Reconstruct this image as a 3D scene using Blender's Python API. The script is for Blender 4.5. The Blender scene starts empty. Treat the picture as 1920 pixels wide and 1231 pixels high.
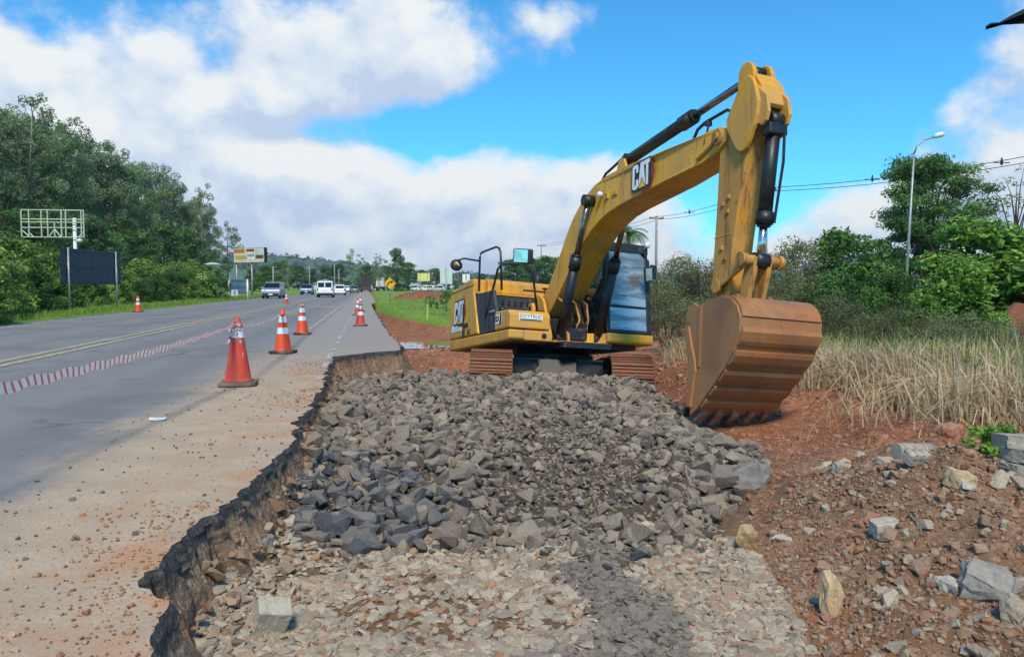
import bpy, bmesh, math, random
import numpy as np
from mathutils import Vector, Matrix, Euler

# ------------------------------------------------------------------ camera, sky, sun, exposure
scene = bpy.context.scene
F_PX, HORIZON, EYE = 1450.0, 538.0, 1.15            # photograph: focal length in px, horizon row, eye above road
PITCH = math.atan((615.5 - HORIZON) / F_PX)
cam_d = bpy.data.cameras.new("camera"); cam = bpy.data.objects.new("camera", cam_d)
scene.collection.objects.link(cam); scene.camera = cam
cam_d.sensor_width = 36.0; cam_d.lens = F_PX / 1920 * 36; cam_d.clip_end = 9000; cam_d.clip_start = 0.05
cam.location = (0, 0, EYE); cam.rotation_euler = (math.pi / 2 - PITCH, 0, 0)

SUN_EL, SUN_AZ = math.radians(50), math.radians(178)  # azimuth clockwise from +Y: behind the camera
world = bpy.data.worlds.new("World"); scene.world = world; world.use_nodes = True
sun_d = bpy.data.lights.new("sun", 'SUN'); sun = bpy.data.objects.new("sun", sun_d)
scene.collection.objects.link(sun)
sun_d.energy = 2.8; sun_d.angle = math.radians(11); sun_d.color = (1.0, 0.89, 0.73)
sdir = Vector((math.sin(SUN_AZ) * math.cos(SUN_EL), math.cos(SUN_AZ) * math.cos(SUN_EL), math.sin(SUN_EL)))
sun.rotation_euler = sdir.to_track_quat('Z', 'Y').to_euler(); sun.location = sdir * 50
scene.view_settings.view_transform = 'Standard'; scene.view_settings.look = 'None'
scene.view_settings.exposure = 0.48; scene.view_settings.gamma = 1.0
scene.view_settings.use_curve_mapping = False
scene.cycles.use_denoising = True
scene.cycles.max_bounces = 6; scene.cycles.diffuse_bounces = 3; scene.cycles.glossy_bounces = 3; scene.cycles.volume_bounces = 0; scene.cycles.transparent_max_bounces = 8

def px_az_el(x, y):
    """direction of a photograph pixel as azimuth / elevation"""
    a = (x - 960) / F_PX; v = -(y - 615.5) / F_PX
    c, s = math.cos(PITCH), math.sin(PITCH)
    d = Vector((a, c + v * s, -s + v * c)).normalized()
    return math.atan2(d.x, d.y), math.asin(d.z)

def build_world():
    nt = world.node_tree; N = nt.nodes; L = nt.links; N.clear()
    # cloud cover as a group: direction -> density
    g = bpy.data.node_groups.new("cloud_cover", 'ShaderNodeTree')
    g.interface.new_socket("Dir", in_out='INPUT', socket_type='NodeSocketVector')
    g.interface.new_socket("Density", in_out='OUTPUT', socket_type='NodeSocketFloat')
    n, l = g.nodes, g.links
    gi = n.new('NodeGroupInput'); go = n.new('NodeGroupOutput')
    sep = n.new('ShaderNodeSeparateXYZ'); l.new(gi.outputs[0], sep.inputs[0])
    az = n.new('ShaderNodeMath'); az.operation = 'ARCTAN2'; l.new(sep.outputs[0], az.inputs[0]); l.new(sep.outputs[1], az.inputs[1])
    el = n.new('ShaderNodeMath'); el.operation = 'ARCSINE'; l.new(sep.outputs[2], el.inputs[0])
    cmb = n.new('ShaderNodeCombineXYZ'); l.new(az.outputs[0], cmb.inputs[0]); l.new(el.outputs[0], cmb.inputs[1])
    sc = n.new('ShaderNodeVectorMath'); sc.operation = 'MULTIPLY'; sc.inputs[1].default_value = (1, 1, 1.2); l.new(gi.outputs[0], sc.inputs[0])
    no = n.new('ShaderNodeTexNoise'); no.inputs['Scale'].default_value = 5.6; no.inputs['Detail'].default_value = 9
    no.inputs['Roughness'].default_value = 0.56; no.inputs['Distortion'].default_value = 0.12; l.new(sc.outputs[0], no.inputs['Vector'])
    acc = no.outputs[0]
    blobs = [  # px centre, px radii, weight
        (720, 105, 320, 95, .24), (60, 60, 300, 140, .22), (330, 225, 190, 60, .16), (800, 375, 420, 110, .34),
        (1050, 330, 170, 80, .12), (560, 300, 90, 60, .12), (180, 380, 260, 150, .22), (1570, 385, 150, 70, .16), (1900, 80, 170, 140, .26),
        (1900, 340, 140, 60, .22), (1370, 200, 300, 150, -.24), (1620, 150, 150, 170, -.20), (620, 246, 230, 30, -.22), (980, 222, 170, 34, -.20),
        (405, 95, 45, 45, -.20), (960, 520, 1700, 75, .24), (1270, 110, 80, 30, .10), (1130, 10, 160, 30, .10), (1130, 200, 90, 16, .08)]
    for (bx, by, rx, ry, w) in blobs:
        a0, e0 = px_az_el(bx, by)
        sb = n.new('ShaderNodeVectorMath'); sb.operation = 'SUBTRACT'; sb.inputs[1].default_value = (a0, e0, 0); l.new(cmb.outputs[0], sb.inputs[0])
        mu = n.new('ShaderNodeVectorMath'); mu.operation = 'MULTIPLY'; mu.inputs[1].default_value = (F_PX / rx, F_PX / ry, 0); l.new(sb.outputs[0], mu.inputs[0])
        do = n.new('ShaderNodeVectorMath'); do.operation = 'DOT_PRODUCT'; l.new(mu.outputs[0], do.inputs[0]); l.new(mu.outputs[0], do.inputs[1])
        pw = n.new('ShaderNodeMath'); pw.operation = 'POWER'; pw.inputs[0].default_value = 0.45; l.new(do.outputs['Value'], pw.inputs[1])
        ad = n.new('ShaderNodeMath'); ad.operation = 'MULTIPLY_ADD'; ad.inputs[1].default_value = w
        l.new(pw.outputs[0], ad.inputs[0]); l.new(acc, ad.inputs[2]); acc = ad.outputs[0]
    l.new(acc, go.inputs[0])

    tc = N.new('ShaderNodeTexCoord')
    d0 = N.new('ShaderNodeGroup'); d0.node_tree = g; L.new(tc.outputs['Generated'], d0.inputs[0])
    off = N.new('ShaderNodeVectorMath'); off.operation = 'ADD'; off.inputs[1].default_value = (0.012, 0, 0.034); L.new(tc.outputs['Generated'], off.inputs[0])
    nz = N.new('ShaderNodeVectorMath'); nz.operation = 'NORMALIZE'; L.new(off.outputs[0], nz.inputs[0])
    d1 = N.new('ShaderNodeGroup'); d1.node_tree = g; L.new(nz.outputs[0], d1.inputs[0])
    cover = N.new('ShaderNodeMapRange'); cover.interpolation_type = 'SMOOTHSTEP'
    cover.inputs[1].default_value = 0.54; cover.inputs[2].default_value = 0.72; L.new(d0.outputs[0], cover.inputs[0])
    dif = N.new('ShaderNodeMath'); dif.operation = 'SUBTRACT'; L.new(d0.outputs[0], dif.inputs[0]); L.new(d1.outputs[0], dif.inputs[1])
    lit = N.new('ShaderNodeMapRange'); lit.inputs[1].default_value = -0.06; lit.inputs[2].default_value = 0.13; L.new(dif.outputs[0], lit.inputs[0])
    ramp = N.new('ShaderNodeValToRGB'); e = ramp.color_ramp.elements
    e[0].position = 0.0; e[0].color = (.57, .69, .90, 1); e[1].position = 1.0; e[1].color = (.93, .97, .99, 1)
    m = ramp.color_ramp.elements.new(.45); m.color = (.74, .84, .97, 1)
    L.new(lit.outputs[0], ramp.inputs[0])
    sky = N.new('ShaderNodeTexSky'); sky.sky_type = 'NISHITA'; sky.sun_disc = False
    sky.sun_elevation = SUN_EL; sky.sun_rotation = SUN_AZ; sky.altitude = 100; sky.air_density = 1.0; sky.dust_density = .3; sky.ozone_density = 2.5
    tint = N.new('ShaderNodeMix'); tint.data_type = 'RGBA'; tint.blend_type = 'MULTIPLY'; tint.inputs[0].default_value = 1.0
    tint.inputs[7].default_value = (0.30, 0.96, 1.26, 1); L.new(sky.outputs[0], tint.inputs[6])
    cl = N.new('ShaderNodeMix'); cl.data_type = 'RGBA'; cl.blend_type = 'MULTIPLY'; cl.inputs[0].default_value = 1.0
    cl.inputs[7].default_value = (6.15, 6.15, 6.15, 1); L.new(ramp.outputs[0], cl.inputs[6])
    mix = N.new('ShaderNodeMix'); mix.data_type = 'RGBA'; L.new(cover.outputs[0], mix.inputs[0]); L.new(tint.outputs[2], mix.inputs[6]); L.new(cl.outputs[2], mix.inputs[7])
    bg = N.new('ShaderNodeBackground'); bg.inputs[1].default_value = 0.11; L.new(mix.outputs[2], bg.inputs[0])
    out = N.new('ShaderNodeOutputWorld'); L.new(bg.outputs[0], out.inputs[0])
build_world()

# ------------------------------------------------------------------ helpers
random.seed(7); rng = np.random.default_rng(11)
COL = scene.collection

def lin(r, g, b):
    f = lambda c: (c / 255) / 12.92 if c / 255 <= .04045 else ((c / 255 + .055) / 1.055) ** 2.4
    return (f(r), f(g), f(b))

def tag(o, label=None, cat=None, group=None, kind=None):
    if label: o["label"] = label
    if cat: o["category"] = cat
    if group: o["group"] = group
    if kind: o["kind"] = kind
    return o

def empty(name, loc=(0, 0, 0), rz=0.0):
    o = bpy.data.objects.new(name, None); COL.objects.link(o); o.location = loc; o.rotation_euler = (0, 0, rz); o.empty_display_size = .2
    return o

def obj(name, me, mat=None, parent=None, loc=None, rot=None):
    o = bpy.data.objects.new(name, me); COL.objects.link(o)
    if mat is not None and me is not None and len(me.materials) == 0: me.materials.append(mat)
    if parent is not None: o.parent = parent
    if loc is not None: o.location = loc
    if rot is not None: o.rotation_euler = rot
    return o

def copy_tree(o, parent=None):
    c = o.copy(); COL.objects.link(c); c.parent = parent
    for ch in list(o.children): copy_tree(ch, c)
    return c

def np_mesh(name, V, Fs, smooth=False, attr=None):
    """V (n,3), Fs (m,k) same-size faces"""
    me = bpy.data.meshes.new(name); V = np.asarray(V, np.float32); Fs = np.asarray(Fs, np.int32)
    me.vertices.add(len(V)); me.vertices.foreach_set("co", V.ravel())
    k = Fs.shape[1]; m = len(Fs)
    me.loops.add(m * k); me.loops.foreach_set("vertex_index", Fs.ravel())
    me.polygons.add(m); me.polygons.foreach_set("loop_start", np.arange(0, m * k, k, dtype=np.int32))
    me.polygons.foreach_set("loop_total", np.full(m, k, np.int32))
    me.polygons.foreach_set("use_smooth", np.full(m, bool(smooth)))
    if attr is not None:
        a = me.attributes.new("lv", 'FLOAT', 'POINT'); a.data.foreach_set("value", np.asarray(attr, np.float32))
    me.update(calc_edges=True); me.validate()
    return me

class MB:
    """collects primitive shapes into one bmesh"""
    def __init__(s): s.bm = bmesh.new()
    def box(s, c, d, rot=None):
        r = bmesh.ops.create_cube(s.bm, size=1.0); M = Matrix.Translation(c) @ (rot.to_4x4() if rot is not None else Matrix()) @ Matrix.Diagonal((d[0], d[1], d[2], 1))
        bmesh.ops.transform(s.bm, matrix=M, verts=r['verts']); return s
    def span(s, a, b):
        a, b = Vector(a), Vector(b); d = b - a
        return s.box((a + b) / 2, (abs(d.x), abs(d.y), abs(d.z)))
    def prism(s, prof, y0, y1, axis='Y', w=None):
        """prof: (x,z) list; extruded along Y from y0 to y1; w optional per-vertex half-width overrides"""
        A, B = [], []
        for i, (x, z) in enumerate(prof):
            if w is not None: y0, y1 = -w[i], w[i]
            if axis == 'Y': a, b = (x, y0, z), (x, y1, z)
            elif axis == 'X': a, b = (y0, x, z), (y1, x, z)
            else: a, b = (x, z, y0), (x, z, y1)
            A.append(s.bm.verts.new(a)); B.append(s.bm.verts.new(b))
        n = len(prof)
        s.bm.faces.new(A); s.bm.faces.new(B[::-1])
        for i in range(n): s.bm.faces.new((A[i], B[i], B[(i + 1) % n], A[(i + 1) % n]))
        return s
    def tube(s, pts, r, seg=8, cap=True):
        pts = [Vector(p) for p in pts]; rs = r if isinstance(r, (list, tuple)) else [r] * len(pts); rings = []
        for i, p in enumerate(pts):
            t = (pts[min(i + 1, len(pts) - 1)] - pts[max(i - 1, 0)]).normalized()
            u = t.cross(Vector((0, 0, 1)) if abs(t.z) < .95 else Vector((1, 0, 0))).normalized(); v = t.cross(u)
            rings.append([s.bm.verts.new(p + (u * math.cos(2 * math.pi * k / seg) + v * math.sin(2 * math.pi * k / seg)) * rs[i]) for k in range(seg)])
        for a, b in zip(rings, rings[1:]):
            for k in range(seg): s.bm.faces.new((a[k], a[(k + 1) % seg], b[(k + 1) % seg], b[k])).smooth = seg > 6
        if cap: s.bm.faces.new(rings[0][::-1]); s.bm.faces.new(rings[-1])
        return s
    def cyl(s, a, b, r, seg=16): return s.tube([a, b], r, seg)
    def lathe(s, prof, seg=24, c=(0, 0, 0), cap=True):
        rings = []
        for (r, z) in prof: rings.append([s.bm.verts.new((c[0] + r * math.cos(2 * math.pi * k / seg), c[1] + r * math.sin(2 * math.pi * k / seg), c[2] + z)) for k in range(seg)])
        for a, b in zip(rings, rings[1:]):
            for k in range(seg): s.bm.faces.new((a[k], a[(k + 1) % seg], b[(k + 1) % seg], b[k])).smooth = True
        if cap: s.bm.faces.new(rings[0][::-1]); s.bm.faces.new(rings[-1])
        return s
    def quad(s, *p): s.bm.faces.new([s.bm.verts.new(q) for q in p]); return s
    def bevel(s, w, seg=2, ang=30):
        bmesh.ops.recalc_face_normals(s.bm, faces=s.bm.faces)
        ed = [e for e in s.bm.edges if len(e.link_faces) == 2 and e.calc_face_angle(0) > math.radians(ang)]
        if ed: bmesh.ops.bevel(s.bm, geom=ed, offset=w, segments=seg, profile=.5, affect='EDGES', clamp_overlap=True)
        return s
    def mesh(s, name):
        bmesh.ops.recalc_face_normals(s.bm, faces=s.bm.faces)
        me = bpy.data.meshes.new(name); s.bm.to_mesh(me); s.bm.free(); return me
    def build(s, name, mat, parent=None, loc=None, rot=None): return obj(name, s.mesh(name), mat, parent, loc, rot)

def G(px, py, z=0.0):
    """ground point of height z seen at a photograph pixel"""
    u = (px - 960) / F_PX; v = -(py - 615.5) / F_PX; c, s = math.cos(PITCH), math.sin(PITCH)
    d = (u, c + v * s, -s + v * c); t = (z - EYE) / d[2]
    return Vector((d[0] * t, d[1] * t, z))
def AT(px, py, Y):
    """point at depth Y seen at a photograph pixel"""
    u = (px - 960) / F_PX; v = -(py - 615.5) / F_PX; c, s = math.cos(PITCH), math.sin(PITCH)
    t = Y / (c + v * s); return Vector((u * t, Y, EYE + (-s + v * c) * t))

# value noise, vectorised
def _h(ix, iy, seed):
    n = (ix.astype(np.int64) * 374761393 + iy.astype(np.int64) * 668265263 + seed * 974711) & 0x7fffffff
    n = ((n ^ (n >> 13)) * 1274126177) & 0x7fffffff; n = n ^ (n >> 16)
    return (n & 0xffff) / 65535.0
def vnoise(x, y, seed=0):
    ix, iy = np.floor(x), np.floor(y); fx, fy = x - ix, y - iy; fx = fx * fx * (3 - 2 * fx); fy = fy * fy * (3 - 2 * fy)
    a, b, c, d = _h(ix, iy, seed), _h(ix + 1, iy, seed), _h(ix, iy + 1, seed), _h(ix + 1, iy + 1, seed)
    return (a + (b - a) * fx) * (1 - fy) + (c + (d - c) * fx) * fy
def fbm(x, y, oct=4, seed=0, gain=.5):
    s = np.zeros_like(np.asarray(x, float)); a, t = 1.0, 0.0
    for i in range(oct): s += a * vnoise(x * 2 ** i, y * 2 ** i, seed + i * 7); t += a; a *= gain
    return s / t
def sstep(a, b, x): t = np.clip((x - a) / (b - a), 0, 1); return t * t * (3 - 2 * t)

# ------------------------------------------------------------------ materials
def mat_new(name):
    m = bpy.data.materials.new(name); m.use_nodes = True; nt = m.node_tree; nt.nodes.clear()
    o = nt.nodes.new('ShaderNodeOutputMaterial'); b = nt.nodes.new('ShaderNodeBsdfPrincipled'); nt.links.new(b.outputs[0], o.inputs[0])
    return m, nt, b
def nd(nt, t, **kw):
    n = nt.nodes.new('ShaderNode' + t)
    for k, v in kw.items():
        if k.startswith('i_'): n.inputs[int(k[2:]) if k[2:].isdigit() else k[2:].replace('_', ' ')].default_value = v
        else: setattr(n, k, v)
    return n
def mixc(nt, fac, a, b, blend='MIX'):
    n = nd(nt, 'Mix', data_type='RGBA', blend_type=blend)
    for s, v in ((0, fac), (6, a), (7, b)):
        if hasattr(v, 'is_output') or hasattr(v, 'links'): nt.links.new(v, n.inputs[s])
        elif isinstance(v, (int, float)): n.inputs[s].default_value = v
        else: n.inputs[s].default_value = (*v, 1) if len(v) == 3 else v
    return n.outputs[2]
def noise(nt, vec, scale, detail=4, rough=.55, lo=.35, hi=.65):
    n = nd(nt, 'TexNoise'); n.inputs['Scale'].default_value = scale; n.inputs['Detail'].default_value = detail; n.inputs['Roughness'].default_value = rough
    nt.links.new(vec, n.inputs['Vector'])
    r = nd(nt, 'MapRange', interpolation_type='SMOOTHSTEP'); r.inputs[1].default_value = lo; r.inputs[2].default_value = hi; nt.links.new(n.outputs[0], r.inputs[0])
    return r.outputs[0]
def bump(nt, b, h, strength=.3, dist=.02):
    n = nd(nt, 'Bump'); n.inputs['Strength'].default_value = strength; n.inputs['Distance'].default_value = dist
    nt.links.new(h, n.inputs['Height']); nt.links.new(n.outputs[0], b.inputs['Normal'])
def coords(nt, world=False):
    if world: return nd(nt, 'NewGeometry').outputs['Position']
    return nd(nt, 'TexCoord').outputs['Object']

def surf(name, col, col2=None, rough=.6, metal=0.0, scale=6.0, dirt=None, dirt_amt=.5, dirt_scale=3.0, bmp=0.0, bscale=40.0, bdist=.01, spec=.5, world=False, rvar=.1):
    """general procedural material: two-tone noise, optional dirt layer, fine bump"""
    m, nt, b = mat_new(name); P = coords(nt, world)
    c = mixc(nt, noise(nt, P, scale, 5), col, col2 or tuple(x * .82 for x in col))
    if dirt is not None:
        f = noise(nt, P, dirt_scale, 8, .65, .62 - .3 * dirt_amt, .78 - .2 * dirt_amt)
        c = mixc(nt, f, c, dirt)
        rr = nd(nt, 'MapRange'); rr.inputs[3].default_value = rough; rr.inputs[4].default_value = min(1, rough + .35); nt.links.new(f, rr.inputs[0]); nt.links.new(rr.outputs[0], b.inputs['Roughness'])
    else:
        rr = nd(nt, 'MapRange'); rr.inputs[3].default_value = max(.02, rough - rvar); rr.inputs[4].default_value = min(1, rough + rvar); nt.links.new(noise(nt, P, scale * 2.3, 4), rr.inputs[0]); nt.links.new(rr.outputs[0], b.inputs['Roughness'])
    nt.links.new(c, b.inputs['Base Color']); b.inputs['Metallic'].default_value = metal; b.inputs['Specular IOR Level'].default_value = spec
    if bmp: 
        n = nd(nt, 'TexNoise'); n.inputs['Scale'].default_value = bscale; n.inputs['Detail'].default_value = 5; nt.links.new(P, n.inputs['Vector']); bump(nt, b, n.outputs[0], bmp, bdist)
    return m

def stone_mat(name, cols, rough=.9, bmp=.9, bscale=None, lv=False):
    """rock: tone picked per stone (object random or per-stone attribute), mottled"""
    bscale = bscale or (75 if lv else 9)
    m, nt, b = mat_new(name); P = coords(nt)
    r = nd(nt, 'ValToRGB'); r.color_ramp.interpolation = 'LINEAR'; el = r.color_ramp.elements
    while len(el) < len(cols): el.new(.5)
    for i, c in enumerate(cols): el[i].position = i / (len(cols) - 1); el[i].color = (*c, 1)
    src = nd(nt, 'Attribute', attribute_name='lv').outputs['Fac'] if lv else nd(nt, 'ObjectInfo').outputs['Random']
    nt.links.new(src, r.inputs[0])
    mot = nd(nt, 'TexNoise'); mot.inputs['Scale'].default_value = bscale; mot.inputs['Detail'].default_value = 6; mot.inputs['Roughness'].default_value = .65; nt.links.new(P, mot.inputs['Vector'])
    mr = nd(nt, 'MapRange'); mr.inputs[1].default_value = .3; mr.inputs[2].default_value = .7; mr.inputs[3].default_value = .72; mr.inputs[4].default_value = 1.2; nt.links.new(mot.outputs[0], mr.inputs[0])
    c = mixc(nt, 1.0, r.outputs[0], mr.outputs[0], 'MULTIPLY')
    # dust settling on upward faces
    geo = nd(nt, 'NewGeometry'); sp = nd(nt, 'SeparateXYZ'); nt.links.new(geo.outputs['Normal'], sp.inputs[0])
    up = nd(nt, 'MapRange'); up.inputs[1].default_value = .55; up.inputs[2].default_value = 1.0; up.inputs[4].default_value = .35; nt.links.new(sp.outputs[2], up.inputs[0])
    c = mixc(nt, up.outputs[0], c, lin(168, 155, 138))
    nt.links.new(c, b.inputs['Base Color']); b.inputs['Roughness'].default_value = rough; b.inputs['Specular IOR Level'].default_value = .25
    bump(nt, b, mot.outputs[0], bmp, .008 if lv else .012)
    return m

def leaf_mat(name, cols, trans=.25, rough=.6, varobj=.25):
    m, nt, b = mat_new(name)
    r = nd(nt, 'ValToRGB'); el = r.color_ramp.elements
    while len(el) < len(cols): el.new(.5)
    for i, c in enumerate(cols): el[i].position = i / (len(cols) - 1); el[i].color = (*c, 1)
    nt.links.new(nd(nt, 'Attribute', attribute_name='lv').outputs['Fac'], r.inputs[0])
    mr = nd(nt, 'MapRange'); mr.inputs[3].default_value = 1 - varobj; mr.inputs[4].default_value = 1 + varobj; nt.links.new(nd(nt, 'ObjectInfo').outputs['Random'], mr.inputs[0])
    c = mixc(nt, 1.0, r.outputs[0], mr.outputs[0], 'MULTIPLY'); nt.links.new(c, b.inputs['Base Color'])
    b.inputs['Roughness'].default_value = rough; b.inputs['Specular IOR Level'].default_value = .3
    t = nd(nt, 'BsdfTranslucent'); nt.links.new(c, t.inputs[0]); ms = nd(nt, 'MixShader'); ms.inputs[0].default_value = trans
    nt.links.new(b.outputs[0], ms.inputs[1]); nt.links.new(t.outputs[0], ms.inputs[2])
    out = [x for x in nt.nodes if x.type == 'OUTPUT_MATERIAL'][0]; nt.links.new(ms.outputs[0], out.inputs[0])
    return m

RED_DUST = lin(150, 98, 66); MUD = lin(122, 78, 55); DUST = lin(176, 158, 138)
M = {}
M['yellow'] = surf('machine_yellow', lin(222, 164, 40), lin(206, 148, 34), .42, 0, 1.5, dirt=lin(188, 144, 80), dirt_amt=.45, dirt_scale=1.6, bmp=.06, bscale=60)
M['yellow_worn'] = surf('machine_yellow_worn', lin(212, 150, 30), lin(190, 130, 28), .5, 0, 2.0, dirt=lin(140, 92, 44), dirt_amt=.42, dirt_scale=6.0, bmp=.12, bscale=50)
def machine_paint(name, a, b2, dust_c, grime, amt):
    m, nt, b = mat_new(name); P = coords(nt)
    c = mixc(nt, noise(nt, P, 1.4, 5), a, b2)
    st = nd(nt, 'Mapping'); st.inputs['Scale'].default_value = (9, 9, .7); nt.links.new(P, st.inputs[0])
    f1 = noise(nt, P, 1.5, 8, .68, .50 - .16 * amt, .80 - .16 * amt); c = mixc(nt, f1, c, dust_c)
    f2 = noise(nt, st.outputs[0], 1.0, 7, .7, .60 - .10 * amt, .80 - .08 * amt); c = mixc(nt, f2, c, grime)
    f3 = noise(nt, P, 9, 9, .8, .60, .66); c = mixc(nt, f3, c, lin(92, 66, 44))
    nt.links.new(c, b.inputs['Base Color']); r = nd(nt, 'MapRange'); r.inputs[3].default_value = .38; r.inputs[4].default_value = .8; nt.links.new(f1, r.inputs[0]); nt.links.new(r.outputs[0], b.inputs['Roughness'])
    n = nd(nt, 'TexNoise'); n.inputs['Scale'].default_value = 55; n.inputs['Detail'].default_value = 5; nt.links.new(P, n.inputs['Vector']); bump(nt, b, n.outputs[0], .10, .008); b.inputs['Specular IOR Level'].default_value = .4
    return m
M['yellow'] = machine_paint('machine_yellow', lin(228, 166, 34), lin(214, 152, 30), lin(196, 150, 84), lin(150, 108, 50), .8)
M['bucket'] = machine_paint('bucket_rust', lin(172, 114, 66), lin(138, 92, 60), lin(160, 116, 78), lin(136, 90, 60), .7)
M['yellow_worn'] = machine_paint('machine_yellow_worn', lin(220, 158, 38), lin(200, 140, 36), lin(184, 136, 74), lin(120, 80, 42), 1.3)
M['black_metal'] = surf('black_metal', lin(34, 36, 40), lin(24, 25, 28), .45, 0, 5, dirt=lin(84, 72, 62), dirt_amt=.3, dirt_scale=4)
M['dark_panel'] = surf('dark_panel', lin(56, 60, 66), lin(44, 46, 52), .6, 0, 3, dirt=lin(96, 90, 84), dirt_amt=.35, dirt_scale=3)
M['chrome'] = surf('chrome', (.72, .72, .72), (.6, .6, .6), .18, 1.0, 8)
M['rod'] = surf('oiled_rod', (.30, .28, .25), (.2, .18, .16), .28, 1.0, 8)
M['steel_mud'] = surf('muddy_steel', lin(128, 92, 66), lin(104, 70, 48), .75, .1, 5, dirt=lin(146, 90, 62), dirt_amt=.75, dirt_scale=4.5, bmp=.4, bscale=30)
M['bucket_plain'] = surf('bucket_rust_plain', lin(182, 124, 70), lin(146, 98, 62), .66, .0, 2.2, dirt=lin(132, 84, 58), dirt_amt=.62, dirt_scale=3.0, bmp=.35, bscale=28)
M['tooth'] = surf('worn_tooth', lin(158, 152, 144), lin(120, 114, 106), .4, .6, 8, dirt=lin(96, 70, 52), dirt_amt=.4)
M['rubber'] = surf('rubber', lin(30, 30, 32), lin(40, 38, 38), .8, 0, 6)
M['hose'] = surf('hose_rubber', lin(28, 28, 30), lin(44, 38, 34), .6, 0, 6)
M['white_paint'] = surf('white_paint', lin(232, 232, 228), lin(214, 214, 210), .45, 0, 3)
M['sticker'] = surf('sticker_white', lin(236, 236, 230), lin(225, 225, 220), .4, 0, 5)
M['ink'] = surf('ink_black', lin(26, 26, 28), None, .5)
M['logo_red'] = surf('emblem_red', lin(132, 40, 46), lin(112, 32, 40), .45)
M['logo_yellow'] = surf('emblem_yellow', lin(240, 190, 40), None, .45)
M['lamp_glass'] = surf('lamp_glass', lin(225, 228, 230), lin(200, 204, 208), .12, 0, 8)
M['mirror'] = surf('mirror_glass', (.66, .67, .68), (.6, .61, .62), .10, 1.0, 2)
M['galv'] = surf('galvanised', lin(168, 172, 172), lin(140, 145, 146), .5, .5, 6, dirt=lin(120, 116, 104), dirt_amt=.25)
M['concrete'] = surf('concrete_post', lin(150, 148, 142), lin(125, 122, 116), .9, 0, 4, bmp=.2)
M['orange'] = surf('cone_orange', lin(226, 78, 30), lin(206, 66, 28), .5, 0, 4, dirt=lin(150, 84, 56), dirt_amt=.25, dirt_scale=6)
M['orange_dirty'] = surf('cone_red_dirty', lin(206, 66, 50), lin(180, 60, 46), .6, 0, 4, dirt=lin(168, 104, 74), dirt_amt=.42, dirt_scale=7)
M['band'] = surf('reflective_band', lin(226, 230, 230), lin(205, 212, 214), .35, 0, 6, dirt=lin(190, 180, 168), dirt_amt=.3)
M['cone_base'] = surf('cone_base_rubber', lin(62, 48, 44), lin(46, 40, 38), .85, 0, 6, dirt=lin(150, 128, 106), dirt_amt=.4)
M['cone_base_dusty'] = surf('cone_base_dusty', lin(134, 116, 98), lin(96, 82, 72), .9, 0, 6)

def glass_mat(name, tint, rough=.06, see=.25, wav=.3):
    m, nt, b = mat_new(name); P = coords(nt)
    dst = nd(nt, 'Mapping'); dst.inputs['Scale'].default_value = (1, .6, 4.5); nt.links.new(P, dst.inputs[0]); gc = mixc(nt, noise(nt, dst.outputs[0], 2.0, 6, .65, .42, .62), tint, tuple(min(1, q * 1.9 + .10) for q in tint)); nt.links.new(gc, b.inputs['Base Color'])
    b.inputs['Metallic'].default_value = .5; b.inputs['Roughness'].default_value = rough
    t = nd(nt, 'BsdfTransparent'); t.inputs[0].default_value = (.55, .62, .62, 1); ms = nd(nt, 'MixShader'); ms.inputs[0].default_value = see
    nt.links.new(b.outputs[0], ms.inputs[1]); nt.links.new(t.outputs[0], ms.inputs[2])
    out = [x for x in nt.nodes if x.type == 'OUTPUT_MATERIAL'][0]; nt.links.new(ms.outputs[0], out.inputs[0])
    n = nd(nt, 'TexNoise'); n.inputs['Scale'].default_value = 2.2; n.inputs['Detail'].default_value = 3
    mp = nd(nt, 'Mapping'); mp.inputs['Scale'].default_value = (1, .5, 3.0); nt.links.new(P, mp.inputs[0]); nt.links.new(mp.outputs[0], n.inputs['Vector']); bump(nt, b, n.outputs[0], wav, .02)
    return m
M['windscreen'] = glass_mat('windscreen_glass', (.30, .34, .33), .16, .34, .35)
M['side_glass'] = glass_mat('side_glass', (.10, .16, .17), .06, .45, .1)
M['car_glass'] = surf('car_glass', lin(44, 54, 62), lin(58, 70, 80), .08, .3, 2)

# road
U_S = Vector((-.1838, .983, 0)); U_T = Vector((.983, .1838, 0))      # along / across the road
def road_t(x, y): return x * .983 + y * .1838
def road_s(x, y): return -x * .1838 + y * .983
def RD(t, s, z=0.0): return Vector((U_T.x * t + U_S.x * s, U_T.y * t + U_S.y * s, z))

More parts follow.
